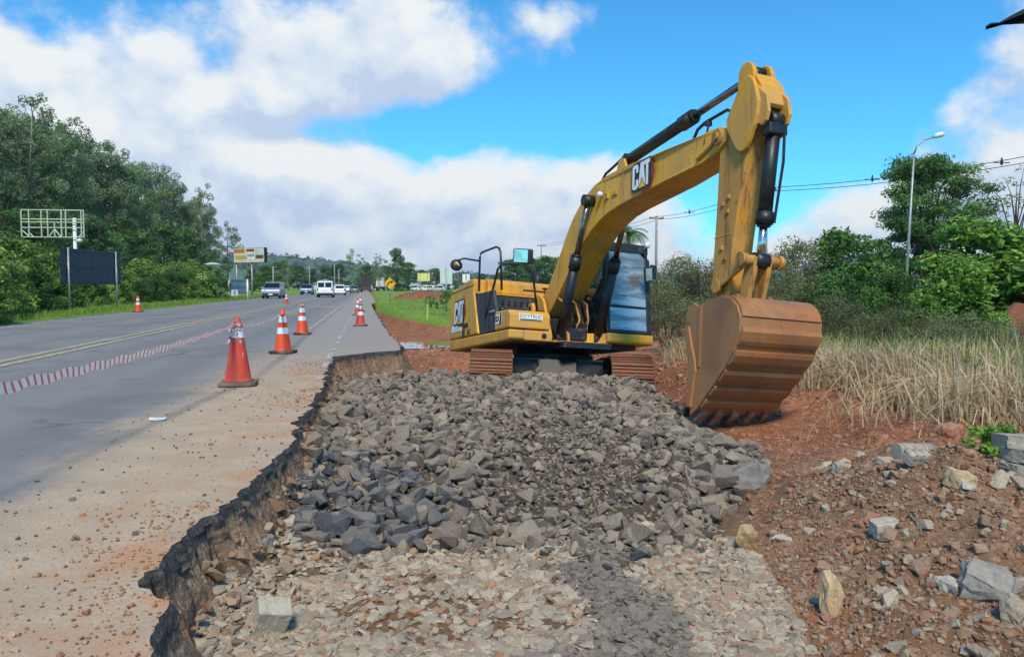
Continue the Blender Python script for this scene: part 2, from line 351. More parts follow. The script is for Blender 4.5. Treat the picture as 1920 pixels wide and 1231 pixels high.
def m_road():
    m, nt, b = mat_new('asphalt'); P = coords(nt, True)
    dp = nd(nt, 'VectorMath', operation='DOT_PRODUCT'); dp.inputs[1].default_value = (.983, .1838, 0); nt.links.new(P, dp.inputs[0]); t = dp.outputs['Value']
    ds = nd(nt, 'VectorMath', operation='DOT_PRODUCT'); ds.inputs[1].default_value = (-.1838, .983, 0); nt.links.new(P, ds.inputs[0]); s = ds.outputs['Value']
    cmb = nd(nt, 'CombineXYZ'); nt.links.new(t, cmb.inputs[0]); nt.links.new(s, cmb.inputs[1])
    stre = nd(nt, 'Mapping'); stre.inputs['Scale'].default_value = (1, .12, 1); nt.links.new(cmb.outputs[0], stre.inputs[0])
    asp = mixc(nt, noise(nt, P, 95, 4, .7, .35, .65), lin(102, 101, 100), lin(146, 143, 139))
    asp = mixc(nt, noise(nt, stre.outputs[0], 1.1, 4, .6, .35, .7), asp, lin(130, 128, 125))
    vo = nd(nt, 'TexVoronoi', feature='DISTANCE_TO_EDGE'); vo.inputs['Scale'].default_value = .55
    dis = nd(nt, 'TexNoise'); dis.inputs['Scale'].default_value = 1.7; dis.inputs['Detail'].default_value = 5; nt.links.new(P, dis.inputs['Vector'])
    dv = nd(nt, 'VectorMath', operation='MULTIPLY_ADD'); dv.inputs[1].default_value = (.9, .9, 0); nt.links.new(dis.outputs['Color'], dv.inputs[0]); nt.links.new(P, dv.inputs[2]); nt.links.new(dv.outputs[0], vo.inputs['Vector'])
    ck = nd(nt, 'MapRange'); ck.inputs[1].default_value = .004; ck.inputs[2].default_value = .012; ck.inputs[3].default_value = .75; ck.inputs[4].default_value = 0; nt.links.new(vo.outputs['Distance'], ck.inputs[0])
    cm = nd(nt, 'Math', operation='MULTIPLY'); nt.links.new(ck.outputs[0], cm.inputs[0]); nt.links.new(noise(nt, P, .5, 3, .5, .5, .62), cm.inputs[1])
    asp = mixc(nt, noise(nt, P, .45, 5, .6, .52, .60), asp, lin(118, 116, 114))
    asp = mixc(nt, noise(nt, stre.outputs[0], 2.6, 6, .7, .58, .72), asp, lin(96, 94, 92))
    asp = mixc(nt, cm.outputs[0], asp, lin(62, 60, 60))
    # lighter wheel tracks and a darker sealed seam between lane and shoulder
    shoulder = mixc(nt, noise(nt, P, 180, 4, .7, .3, .7), lin(150, 146, 142), lin(128, 126, 124))
    def band(lo, hi, soft):
        a = nd(nt, 'MapRange', interpolation_type='SMOOTHSTEP'); a.inputs[1].default_value = lo - soft; a.inputs[2].default_value = lo + soft; nt.links.new(t, a.inputs[0])
        c = nd(nt, 'MapRange', interpolation_type='SMOOTHSTEP'); c.inputs[1].default_value = hi - soft; c.inputs[2].default_value = hi + soft; c.inputs[3].default_value = 1; c.inputs[4].default_value = 0; nt.links.new(t, c.inputs[0])
        q = nd(nt, 'Math', operation='MULTIPLY'); nt.links.new(a.outputs[0], q.inputs[0]); nt.links.new(c.outputs[0], q.inputs[1]); return q.outputs[0]
    for tw in (-2.6, -4.3, -6.7, -8.5): wp = nd(nt, 'Math', operation='MULTIPLY'); wp.inputs[1].default_value = .35; nt.links.new(band(tw - .28, tw + .28, .22), wp.inputs[0]); asp = mixc(nt, wp.outputs[0], asp, lin(104, 103, 102))
    col = mixc(nt, band(-1.35, 5, .05), asp, shoulder)
    # dust washed over the shoulder near the pit: thick close to the camera, thin farther on
    wob = nd(nt, 'TexNoise'); wob.inputs['Scale'].default_value = 1.3; wob.inputs['Detail'].default_value = 6; wob.inputs['Roughness'].default_value = .62; nt.links.new(P, wob.inputs['Vector'])
    wt = nd(nt, 'MapRange'); wt.inputs[3].default_value = -.55; wt.inputs[4].default_value = .55; nt.links.new(wob.outputs[0], wt.inputs[0])
    tt = nd(nt, 'Math', operation='ADD'); nt.links.new(t, tt.inputs[0]); nt.links.new(wt.outputs[0], tt.inputs[1])
    d1 = nd(nt, 'MapRange', interpolation_type='SMOOTHSTEP'); d1.inputs[1].default_value = -2.25; d1.inputs[2].default_value = -1.55; nt.links.new(tt.outputs[0], d1.inputs[0])
    d2 = nd(nt, 'MapRange', interpolation_type='SMOOTHSTEP'); d2.inputs[1].default_value = 7; d2.inputs[2].default_value = 17; d2.inputs[3].default_value = 1; d2.inputs[4].default_value = .18; nt.links.new(s, d2.inputs[0])
    dm = nd(nt, 'Math', operation='MULTIPLY'); nt.links.new(d1.outputs[0], dm.inputs[0]); nt.links.new(d2.outputs[0], dm.inputs[1])
    dust = mixc(nt, noise(nt, P, 3.0, 7, .65, .3, .7), lin(172, 152, 128), lin(186, 166, 140))
    dust = mixc(nt, noise(nt, P, 60, 4, .6, .45, .75), dust, lin(148, 128, 106))
    col = mixc(nt, dm.outputs[0], col, dust)
    # red-orange soil trodden in near the broken edge
    rd = nd(nt, 'Attribute', attribute_name='lv').outputs['Fac']
    rn = noise(nt, P, 2.6, 7, .7, .42, .68)
    rm = nd(nt, 'Math', operation='MULTIPLY'); nt.links.new(rd, rm.inputs[0]); nt.links.new(rn, rm.inputs[1])
    col = mixc(nt, rm.outputs[0], col, lin(182, 134, 96))
    nt.links.new(col, b.inputs['Base Color']); b.inputs['Roughness'].default_value = .85; b.inputs['Specular IOR Level'].default_value = .3
    n = nd(nt, 'TexNoise'); n.inputs['Scale'].default_value = 70; n.inputs['Detail'].default_value = 6; n.inputs['Roughness'].default_value = .7; nt.links.new(P, n.inputs['Vector']); bump(nt, b, n.outputs[0], .5, .008)
    return m
M['road'] = m_road()

def m_ground():
    """soil, gravel base and grass chosen by the zones written as attributes"""
    m, nt, b = mat_new('ground_soil'); P = coords(nt, True)
    red = mixc(nt, noise(nt, P, 1.1, 7, .65, .32, .68), lin(154, 100, 72), lin(128, 84, 62))
    red = mixc(nt, noise(nt, P, 7.0, 7, .7, .45, .72), red, lin(178, 130, 98))
    red = mixc(nt, noise(nt, P, 30.0, 5, .7, .5, .75), red, lin(100, 66, 50))
    bed = mixc(nt, noise(nt, P, 2.3, 6, .6, .4, .65), lin(126, 106, 84), lin(150, 104, 70))
    bed = mixc(nt, noise(nt, P, 40, 4, .6, .45, .7), bed, lin(96, 76, 60))
    dark = mixc(nt, noise(nt, P, 25, 5, .6, .4, .7), lin(98, 88, 78), lin(74, 64, 56))
    grass = mixc(nt, noise(nt, P, .35, 6, .6, .35, .65), lin(104, 138, 52), lin(126, 150, 66))
    grass = mixc(nt, noise(nt, P, 6, 6, .7, .45, .75), grass, lin(92, 112, 48))
    A = lambda n_: nd(nt, 'Attribute', attribute_name=n_).outputs['Fac']
    spoil = mixc(nt, noise(nt, P, 1.6, 7, .65, .35, .65), lin(148, 112, 84), lin(118, 88, 67)); spoil = mixc(nt, noise(nt, P, 18, 6, .7, .45, .7), spoil, lin(172, 142, 114))
    orange = mixc(nt, noise(nt, P, 3, 6, .65, .35, .65), lin(166, 114, 76), lin(138, 94, 66)); orange = mixc(nt, noise(nt, P, 26, 5, .7, .5, .72), orange, lin(184, 148, 112))
    gw = nd(nt, 'TexNoise'); gw.inputs['Scale'].default_value = 2.2; gw.inputs['Detail'].default_value = 7; gw.inputs['Roughness'].default_value = .7; nt.links.new(P, gw.inputs['Vector'])
    ga = nd(nt, 'Math', operation='MULTIPLY_ADD'); ga.inputs[1].default_value = .7; nt.links.new(gw.outputs[0], ga.inputs[0]); nt.links.new(A('z_grass'), ga.inputs[2]); gs = nd(nt, 'MapRange', interpolation_type='SMOOTHSTEP'); gs.inputs[1].default_value = .80; gs.inputs[2].default_value = .92; nt.links.new(ga.outputs[0], gs.inputs[0])
    red = mixc(nt, A('z_spoil'), red, spoil); red = mixc(nt, A('z_orange'), red, orange)
    c = mixc(nt, A('z_bed'), red, bed); c = mixc(nt, A('z_dark'), c, dark); c = mixc(nt, gs.outputs[0], c, grass)
    nt.links.new(c, b.inputs['Base Color']); b.inputs['Roughness'].default_value = .95; b.inputs['Specular IOR Level'].default_value = .15
    n = nd(nt, 'TexNoise'); n.inputs['Scale'].default_value = 14; n.inputs['Detail'].default_value = 9; n.inputs['Roughness'].default_value = .72; nt.links.new(P, n.inputs['Vector']); bump(nt, b, n.outputs[0], .8, .05)
    return m
M['ground'] = m_ground()

def poly_in(px, py, poly):
    inside = np.zeros(px.shape, bool); n = len(poly)
    for i in range(n):
        x0, y0 = poly[i]; x1, y1 = poly[(i + 1) % n]
        c = ((y0 > py) != (y1 > py)) & (px < (x1 - x0) * (py - y0) / (y1 - y0 + 1e-12) + x0); inside ^= c
    return inside
def poly_dist(px, py, poly):
    d = np.full(px.shape, 1e9); n = len(poly)
    for i in range(n):
        x0, y0 = poly[i]; x1, y1 = poly[(i + 1) % n]; dx, dy = x1 - x0, y1 - y0
        t = np.clip(((px - x0) * dx + (py - y0) * dy) / (dx * dx + dy * dy + 1e-12), 0, 1)
        d = np.minimum(d, np.hypot(px - x0 - t * dx, py - y0 - t * dy))
    return d
def soft_in(px, py, poly, w):
    """1 inside, 0 outside, soft over w"""
    return sstep(-w, w, np.where(poly_in(px, py, poly), 1, -1) * poly_dist(px, py, poly))

# outlines measured on the photograph, laid out on the ground
EDGE_PX = [(262, 1260), (282, 1200), (300, 1150), (284, 1078), (318, 1040), (350, 998), (400, 968), (432, 935), (470, 905), (482, 884), (520, 858), (535, 838), (556, 800), (566, 778), (590, 752), (604, 722), (612, 698), (626, 668)]
EDGE = [tuple(G(a, b).xy) for a, b in EDGE_PX]
NOTCH = [tuple(G(a, b).xy) for a, b in [(690, 661), (748, 656)]]
EDGE_FAR = [tuple(G(a, b).xy) for a, b in [(752, 649), (741, 637), (730, 626), (716, 606), (706, 590), (699, 577), (696, 570)]]
EDGE = [(EDGE[0][0] - .05, -8.0), (EDGE[0][0] - .02, 1.0)] + EDGE
last = EDGE_FAR[-1]
FARS = [RD(.62 + .02 * math.sin(s * .3), s) for s in (60, 75, 90, 120, 160, 220, 300, 420, 600, 900)]
EDGE_ALL = EDGE + NOTCH + EDGE_FAR + [(p.x, p.y) for p in FARS]

def densify(poly, amp=.02, seed=3):
    out = []
    for (a, b) in zip(poly, poly[1:]):
        d = math.hypot(b[0] - a[0], b[1] - a[1]); ym = (a[1] + b[1]) / 2
        step = .035 if ym < 7 else (.06 if ym < 16 else (.3 if ym < 50 else 4.0))
        n = max(1, int(d / step))
        for i in range(n):
            f = i / n; out.append((a[0] + (b[0] - a[0]) * f, a[1] + (b[1] - a[1]) * f))
    out.append(poly[-1]); P = np.array(out); s = np.cumsum(np.r_[0, np.hypot(*np.diff(P, axis=0).T)])
    tan = np.gradient(P, axis=0); tan /= np.linalg.norm(tan, axis=1)[:, None] + 1e-9; nrm = np.c_[tan[:, 1], -tan[:, 0]]
    j = (fbm(s * 5, s * 0 + .5, 4, seed) - .5) * .20 + (fbm(s * 22, s * 0 + 3.5, 3, seed + 5) - .5) * .03
    j *= np.clip(1.4 - P[:, 1] / 60, .2, 1)
    return P + nrm * j[:, None], nrm, s
EP, EN, ES = densify(EDGE_ALL)

GRASS_EDGE = [tuple(G(a, b, c).xy) for a, b, c in [(697, 571, 0), (712, 577, -.03), (735, 585, -.08), (760, 592, -.13), (800, 600, -.2), (842, 606, -.25)]]
PIT = [(p[0] - .25, p[1]) for p in EDGE] + [(NOTCH[0][0], NOTCH[0][1] + .3), (NOTCH[1][0] - .2, NOTCH[1][1] + .3)] + [(p[0] - .25, p[1]) for p in EDGE_FAR[:-1]] + GRASS_EDGE + [(1.0, 29.5), (4.2, 28.5), (7.5, 25), (9.5, 18), (12, 10), (14, 3), (14, -8)]
ROCK_PX = [(545, 925), (556, 1012), (700, 1012), (930, 1018), (1060, 1000), (1200, 1018), (1330, 1000), (1365, 930), (1442, 895), (1425, 845), (1330, 800), (1262, 745), (1215, 716), (1000, 706), (800, 702), (660, 712), (620, 760), (582, 830)]
ROCK = [tuple(G(a, b, -.38).xy) for a, b in ROCK_PX]
BED = [tuple(G(a, b, -.46).xy) for a, b in [(380, 1300), (350, 1150), (430, 1040), (560, 1000), (1000, 1000), (1330, 985), (1420, 1040), (1480, 1130), (1560, 1300)]]
TRACK = [tuple(G(a, b, -.46).xy) for a, b in [(1110, 1300), (1060, 1150), (1050, 1050), (1060, 1000), (1180, 1010), (1215, 1090), (1320, 1200), (1370, 1300)]]

def ground_z(x, y):
    x = np.asarray(x, float); y = np.asarray(y, float)
    t = road_t(x, y)
    ramp = -.148 * np.clip(y - 10.6, 0, 6.4)
    back = sstep(17.2, 20.5, y); ramp = ramp * (1 - back) - .16 * back
    lat = sstep(3.3, 2.1, np.abs(x - .75 - .35 * np.clip(y - 15, -4, 0) * 0))
    flat = -.17 * sstep(10.5, 14, y)
    z = -.47 + ramp * lat + flat * (1 - lat)
    # bank of spoil rising to the right
    near = sstep(7.5, 5.2, y)
    z = z + near * .30 * sstep(1.15, 2.7, x - .04 * y) + (1 - near) * .24 * sstep(3.0, 5.4, x) + .06 * sstep(5.0, 9.0, x)
    # rubble layer
    rk = soft_in(x, y, ROCK, .35)
    layer = -.47 + .02 + .115 * sstep(4.9, 7.2, y) - .02 * sstep(9, 12, y)
    z = np.maximum(z, z * (1 - rk) + rk * layer)
    z = z - .20 * np.exp(-((x - 2.35) ** 2 + (y - 9.0) ** 2) / .7)
    z = z + (fbm(x * 1.1, y * 1.1, 4, 21) - .5) * .16 * (1 - .75 * soft_in(x, y, BED, .3)) * (1 - .6 * rk) + (fbm(x * 6, y * 6, 3, 5) - .5) * .06 * (1 - .7 * soft_in(x, y, BED, .2))
    bumpy = sstep(1.2, 2.2, x) * sstep(14, 10, y); z = z + bumpy * ((fbm(x * .9 + 3, y * .9, 3, 71) - .45) * .46 + (fbm(x * 3.2, y * 3.2, 3, 17) - .5) * .20) * np.clip(1 - 1.6 * np.exp(-((x - 2.35) ** 2 + (y - 9.0) ** 2) / 1.2), 0, 1)
    for (mx, my, mh, mr) in ((2.15, 5.0, .10, .55), (2.75, 4.6, .14, .6), (3.3, 6.2, .16, .8), (2.2, 6.9, .10, .5), (2.6, 3.6, .12, .5), (4.1, 7.6, .12, .7), (1.75, 3.5, .05, .35)): z = z + mh * np.exp(-((x - mx) ** 2 + (y - my) ** 2) / mr ** 2)
    pe = sstep(1.25, .8, np.hypot((x + 2.75) / 2.1, (y - 24.4) / 2.6)); z = z * (1 - pe) - .70 * pe
    tal = np.where(y < 13.2, np.exp(-(np.minimum(poly_dist(x, y, EDGE), 3) / .30) ** 2), 0); z = z + .17 * tal
    # open land outside the pit
    land = .02 + (fbm(x * .15, y * .15, 3, 9) - .5) * .25 * sstep(14, 60, y) + .10 * sstep(.6, 6, t) * sstep(60, 90, y) - .28 * sstep(.9, 5, t) * sstep(75, 40, y)
    left = sstep(-10.75, -11.6, t); land = land + left * (.05 + .35 * sstep(-11.6, -20, t))
    p = soft_in(x, y, PIT, .16)
    far_p = soft_in(x, y, PIT, .30); p = np.where(y > 18, far_p, p)
    z = z * p + land * (1 - p)
    under = (t > -10.9) & (t < .75) & ~poly_in(x, y, PIT)
    z = np.where(under, -.9, z)
    return z

def build_ground():
    rows = 1.0 * np.exp(np.linspace(0, math.log(4200), 700)); rows[0] = 1.0
    cols = np.tan(np.linspace(-1.02, 1.02, 430)) * 1.15
    X = rows[:, None] * cols[None, :]; Y = np.repeat(rows[:, None], len(cols), 1)
    Z = ground_z(X, Y)
    x, y, z = X.ravel(), Y.ravel(), Z.ravel()
    nr, nc = X.shape; i = np.arange(nr * nc).reshape(nr, nc)
    Fq = np.stack([i[:-1, :-1], i[:-1, 1:], i[1:, 1:], i[1:, :-1]], -1).reshape(-1, 4)
    me = np_mesh('ground', np.c_[x, y, z], Fq, smooth=True)
    def att(n, v): a = me.attributes.new(n, 'FLOAT', 'POINT'); a.data.foreach_set('value', v.astype(np.float32))
    wob = (fbm(x * 2, y * 2, 3, 33) - .5) * .5
    att('z_bed', soft_in(x + wob, y, BED, .18)); att('z_dark', np.maximum(soft_in(x, y, ROCK, .2), .85 * soft_in(x + wob * .6, y, TRACK, .12)))
    att('z_spoil', sstep(7.6, 5.8, y + wob) * sstep(.9, 1.5, x + wob * .4)); att('z_orange', soft_in(x + wob * .5, y, [tuple(G(a, b, -.42).xy) for a, b in [(1320, 1005), (1480, 1050), (1600, 1150), (1760, 1300), (1450, 1300), (1380, 1120)]], .15))
    outside = 1 - soft_in(x, y, PIT, .22)
    att('z_grass', np.where(road_t(x, y) > -11.0, outside, 1.0))
    o = obj('ground', me, M['ground']); tag(o, kind='structure')
    bk = MB(); bk.quad((-60, -80, -.5), (60, -80, -.5), (60, 1.02, -.5), (-60, 1.02, -.5)); me2 = bk.mesh('ground'); 
    for n, v in (('z_bed', .3), ('z_dark', 0), ('z_grass', 0), ('z_spoil', 0), ('z_orange', 0)): a = me2.attributes.new(n, 'FLOAT', 'POINT'); a.data.foreach_set('value', np.full(4, v, np.float32))
    tag(obj('ground', me2, M['ground']), kind='structure')
build_ground()

def build_road():
    # rows follow the broken edge, columns run across the carriageway
    offs = np.array([0, .03, .08, .16, .3, .5, .8, 1.2, 1.8, 2.6, 3.6, 5, 6.5, 8, 9.5])
    n = len(EP); V = []; A = []
    t_e = road_t(EP[:, 0], EP[:, 1]); s_e = np.maximum.accumulate(road_s(EP[:, 0], EP[:, 1]) + np.arange(n) * 1e-5)
    fr = offs / 9.5
    for i in range(n):
        tl = -11.05 + .06 * math.sin(s_e[i] * .7) + .04 * math.sin(s_e[i] * 2.3)
        e = np.array([t_e[i], road_s(*EP[i])])
        end = np.array([tl, s_e[i]])
        for k, f in enumerate(fr):
            q = e + (end - e) * f; p = RD(q[0], q[1]); V.append((p.x, p.y, 0.0)); A.append(max(0, 1 - offs[k] / .75) * (1 if p.y < 12 else .3))
    m = len(offs); i = np.arange(n * m).reshape(n, m)
    Fq = np.stack([i[:-1, :-1], i[1:, :-1], i[1:, 1:], i[:-1, 1:]], -1).reshape(-1, 4)[:, ::-1]
    V = np.array(V); d = np.linalg.norm(V, axis=1)
    V[:, 2] = (fbm(V[:, 0] * 1.3, V[:, 1] * 1.3, 3, 4) - .5) * .006
    me = np_mesh('road', V, Fq, smooth=True, attr=A); o = obj('road', me, M['road']); tag(o, kind='structure')
    # the cut face: black bound layer, then pale base, then brown subsoil
    m_, nt, b = mat_new('cut_face'); P = coords(nt, True); sp = nd(nt, 'SeparateXYZ'); nt.links.new(P, sp.inputs[0])
    nn = nd(nt, 'TexNoise'); nn.inputs['Scale'].default_value = 9; nn.inputs['Detail'].default_value = 6; nt.links.new(P, nn.inputs['Vector'])
    ad = nd(nt, 'MapRange'); ad.inputs[3].default_value = -.11; ad.inputs[4].default_value = .11; nt.links.new(nn.outputs[0], ad.inputs[0])
    zz = nd(nt, 'Math', operation='ADD'); nt.links.new(sp.outputs[2], zz.inputs[0]); nt.links.new(ad.outputs[0], zz.inputs[1])
    f = nd(nt, 'MapRange'); f.inputs[1].default_value = -.12; f.inputs[2].default_value = -.06; nt.links.new(zz.outputs[0], f.inputs[0])
    base = mixc(nt, noise(nt, P, 5, 6, .65, .35, .65), lin(140, 112, 86), lin(104, 78, 58)); base = mixc(nt, noise(nt, P, 34, 4, .6, .5, .7), base, lin(160, 144, 126))
    blk = mixc(nt, noise(nt, P, 40, 5, .6, .4, .7), lin(54, 52, 51), lin(88, 84, 80))
    nt.links.new(mixc(nt, f.outputs[0], base, blk), b.inputs['Base Color']); b.inputs['Roughness'].default_value = .95
    n2 = nd(nt, 'TexNoise'); n2.inputs['Scale'].default_value = 30; n2.inputs['Detail'].default_value = 8; nt.links.new(P, n2.inputs['Vector']); bump(nt, b, n2.outputs[0], 1.0, .03)
    sel = np.where((EP[:, 1] > -2) & (EP[:, 1] < 50))[0]
    zs = np.array([0.0, -.03, -.07, -.10, -.14, -.22, -.32, -.45, -.75]); out = np.array([0, .0, .01, .015, .03, .07, .12, .18, .30])
    V = []
    for i in sel:
        sc = 1.0
        for k, (zv, ov) in enumerate(zip(zs, out)):
            jx = (fbm(np.array([ES[i] * 9.0]), np.array([k * 1.7]), 3, 61)[0] - .5) * ((.10 if k > 4 else .045) if k else 0) * (1.0 if EP[i, 1] < 12 else .5)
            p = EP[i] + EN[i] * (ov + jx + (.02 if k else 0)); V.append((p[0], p[1], zv + (0 if k == 0 else (fbm(np.array([ES[i] * 6.0]), np.array([k * 3.1]), 2, 9)[0] - .5) * .03)))
    m = len(zs); n = len(sel); i = np.arange(n * m).reshape(n, m); Fq = np.stack([i[:-1, :-1], i[:-1, 1:], i[1:, 1:], i[1:, :-1]], -1).reshape(-1, 4)
    o = obj('pavement_cut_face', np_mesh('pavement_cut_face', V, Fq), m_); tag(o, kind='structure')
build_road()

def paint_mat(name, col, lo, hi):
    m, nt, b = mat_new(name); P = coords(nt, True)
    f = noise(nt, P, 7, 8, .75, lo, hi); t = nd(nt, 'BsdfTransparent'); ms = nd(nt, 'MixShader'); nt.links.new(f, ms.inputs[0])
    b.inputs['Base Color'].default_value = (*col, 1); b.inputs['Roughness'].default_value = .8
    nt.links.new(t.outputs[0], ms.inputs[1]); nt.links.new(b.outputs[0], ms.inputs[2]); out = [x for x in nt.nodes if x.type == 'OUTPUT_MATERIAL'][0]; nt.links.new(ms.outputs[0], out.inputs[0]); return m
M['line_yellow'] = paint_mat('line_yellow', lin(188, 176, 132), .30, .62); M['line_white'] = paint_mat('line_white', lin(205, 204, 200), .42, .60)
def strip(name, t0, t1, s0, s1, mat, z=.012):
    n = max(2, int((s1 - s0) / 3)); V = []; 
    for k in range(n + 1):
        s = s0 + (s1 - s0) * k / n
        for t in (t0, t1): V.append(RD(t, s, z))
    i = np.arange((n + 1) * 2).reshape(-1, 2); Fq = np.stack([i[:-1, 0], i[:-1, 1], i[1:, 1], i[1:, 0]], -1)
    o = obj(name, np_mesh(name, np.array([tuple(v) for v in V]), Fq), mat); return o
for (a, b_) in ((-5.62, -5.48), (-5.30, -5.16)):
    tag(strip('road_marking', a, b_, -20, 500, M['line_yellow']), kind='structure')
tag(strip('road_marking', -10.15, -10.03, -20, 500, M['line_white']), kind='structure')
for k in range(14):
    s0 = 9.6 + k * 1.55 + .3 * math.sin(k * 3.1)
    tag(strip('road_marking', -.66, -.57, s0, s0 + .45 + .3 * (k % 3), M['line_white']), kind='structure')
tag(strip('road_marking', -1.60, -1.52, 22, 480, M['line_white']), kind='structure')
# ------------------------------------------------------------------ excavator
EX_T = Vector((0.75427659, 14.50615701, -1.04673392))
EX_R = Matrix(((0.3520612868578532, 0.9353343989587123, 0.03467581895986047), (-0.9274965439022711, 0.3436561001216214, 0.1471415845318403), (0.12571002881765236, -0.08396455784283471, 0.9885074312724829)))
EX_YAW = 0.36278

def flat(name, poly, O, ux, uy, d, mat, parent):
    """thin plate: 2-D polygon in the frame O,ux,uy pushed out by d along the normal"""
    O, ux, uy = Vector(O), Vector(ux), Vector(uy); n = ux.cross(uy).normalized(); mb = MB()
    A = [mb.bm.verts.new(O + ux * a + uy * b) for a, b in poly]; B = [mb.bm.verts.new(O + ux * a + uy * b + n * d) for a, b in poly]
    mb.bm.faces.new(A[::-1]); mb.bm.faces.new(B); k = len(poly)
    for i in range(k): mb.bm.faces.new((A[i], A[(i + 1) % k], B[(i + 1) % k], B[i]))
    return mb.build(name, mat, parent)

def emblem(parent, O, ux, uy):
    """three block letters on a dark plate over a dark red hexagon, a yellow wedge under the middle letter"""
    O = Vector(O); ux = Vector(ux); uy = Vector(uy); n = ux.cross(uy).normalized()
    flat('emblem_hexagon', [(.55, -.16), (1.12, -.16), (1.42, .45), (1.16, 1.06), (.60, 1.06)], O, ux, uy, .004, M['logo_red'], parent)
    flat('emblem_plate', [(-.07, .03), (.03, -.07), (1.18, -.07), (1.18, 1.07), (.03, 1.07), (-.07, .95)], O + n * .004, ux, uy, .004, M['ink'], parent)
    L = O + n * .008
    C_ = [(.10, 0), (.30, 0), (.38, .08), (.38, .38), (.25, .38), (.25, .16), (.13, .16), (.13, .84), (.25, .84), (.25, .66), (.38, .66), (.38, .92), (.30, 1), (.08, 1), (0, .92), (0, .08)]
    A_ = [(.40, 0), (.52, 0), (.545, .20), (.66, .34), (.745, .20), (.77, 0), (.86, 0), (.72, 1), (.53, 1)]
    A_ = [(.41, .05), (.52, .22), (.625, .42), (.73, .22), (.85, .05), (.72, 1), (.54, 1)]
    T_ = [(.90, 0), (1.03, 0), (1.03, .83), (1.13, .83), (1.13, 1), (.76, 1), (.78, .83), (.90, .83)]
    for p in (C_, A_, T_): flat('emblem_letter', p, L, ux, uy, .004, M['sticker'], parent)
    flat('emblem_wedge', [(.44, -.02), (.82, -.02), (.63, .32)], L, ux, uy, .005, M['logo_yellow'], parent)

def text_mesh(body, size, extrude=.002, bold=.0):
    cu = bpy.data.curves.new('lettering', 'FONT'); cu.body = body; cu.size = size; cu.extrude = extrude; cu.offset = bold; cu.align_x = 'CENTER'; cu.align_y = 'CENTER'
    o = bpy.data.objects.new('lettering', cu); COL.objects.link(o); dg = bpy.context.evaluated_depsgraph_get()
    me = bpy.data.meshes.new_from_object(o.evaluated_get(dg)); bpy.data.objects.remove(o); return me
def lettering(body, size, O, ux, uy, mat, parent, bold=.0, name='lettering'):
    me = text_mesh(body, size, .0015, bold); ux, uy = Vector(ux).normalized(), Vector(uy).normalized(); n = ux.cross(uy)
    me.transform(Matrix.Translation(O) @ Matrix((ux, uy, n)).transposed().to_4x4()); return obj(name, me, mat, parent)

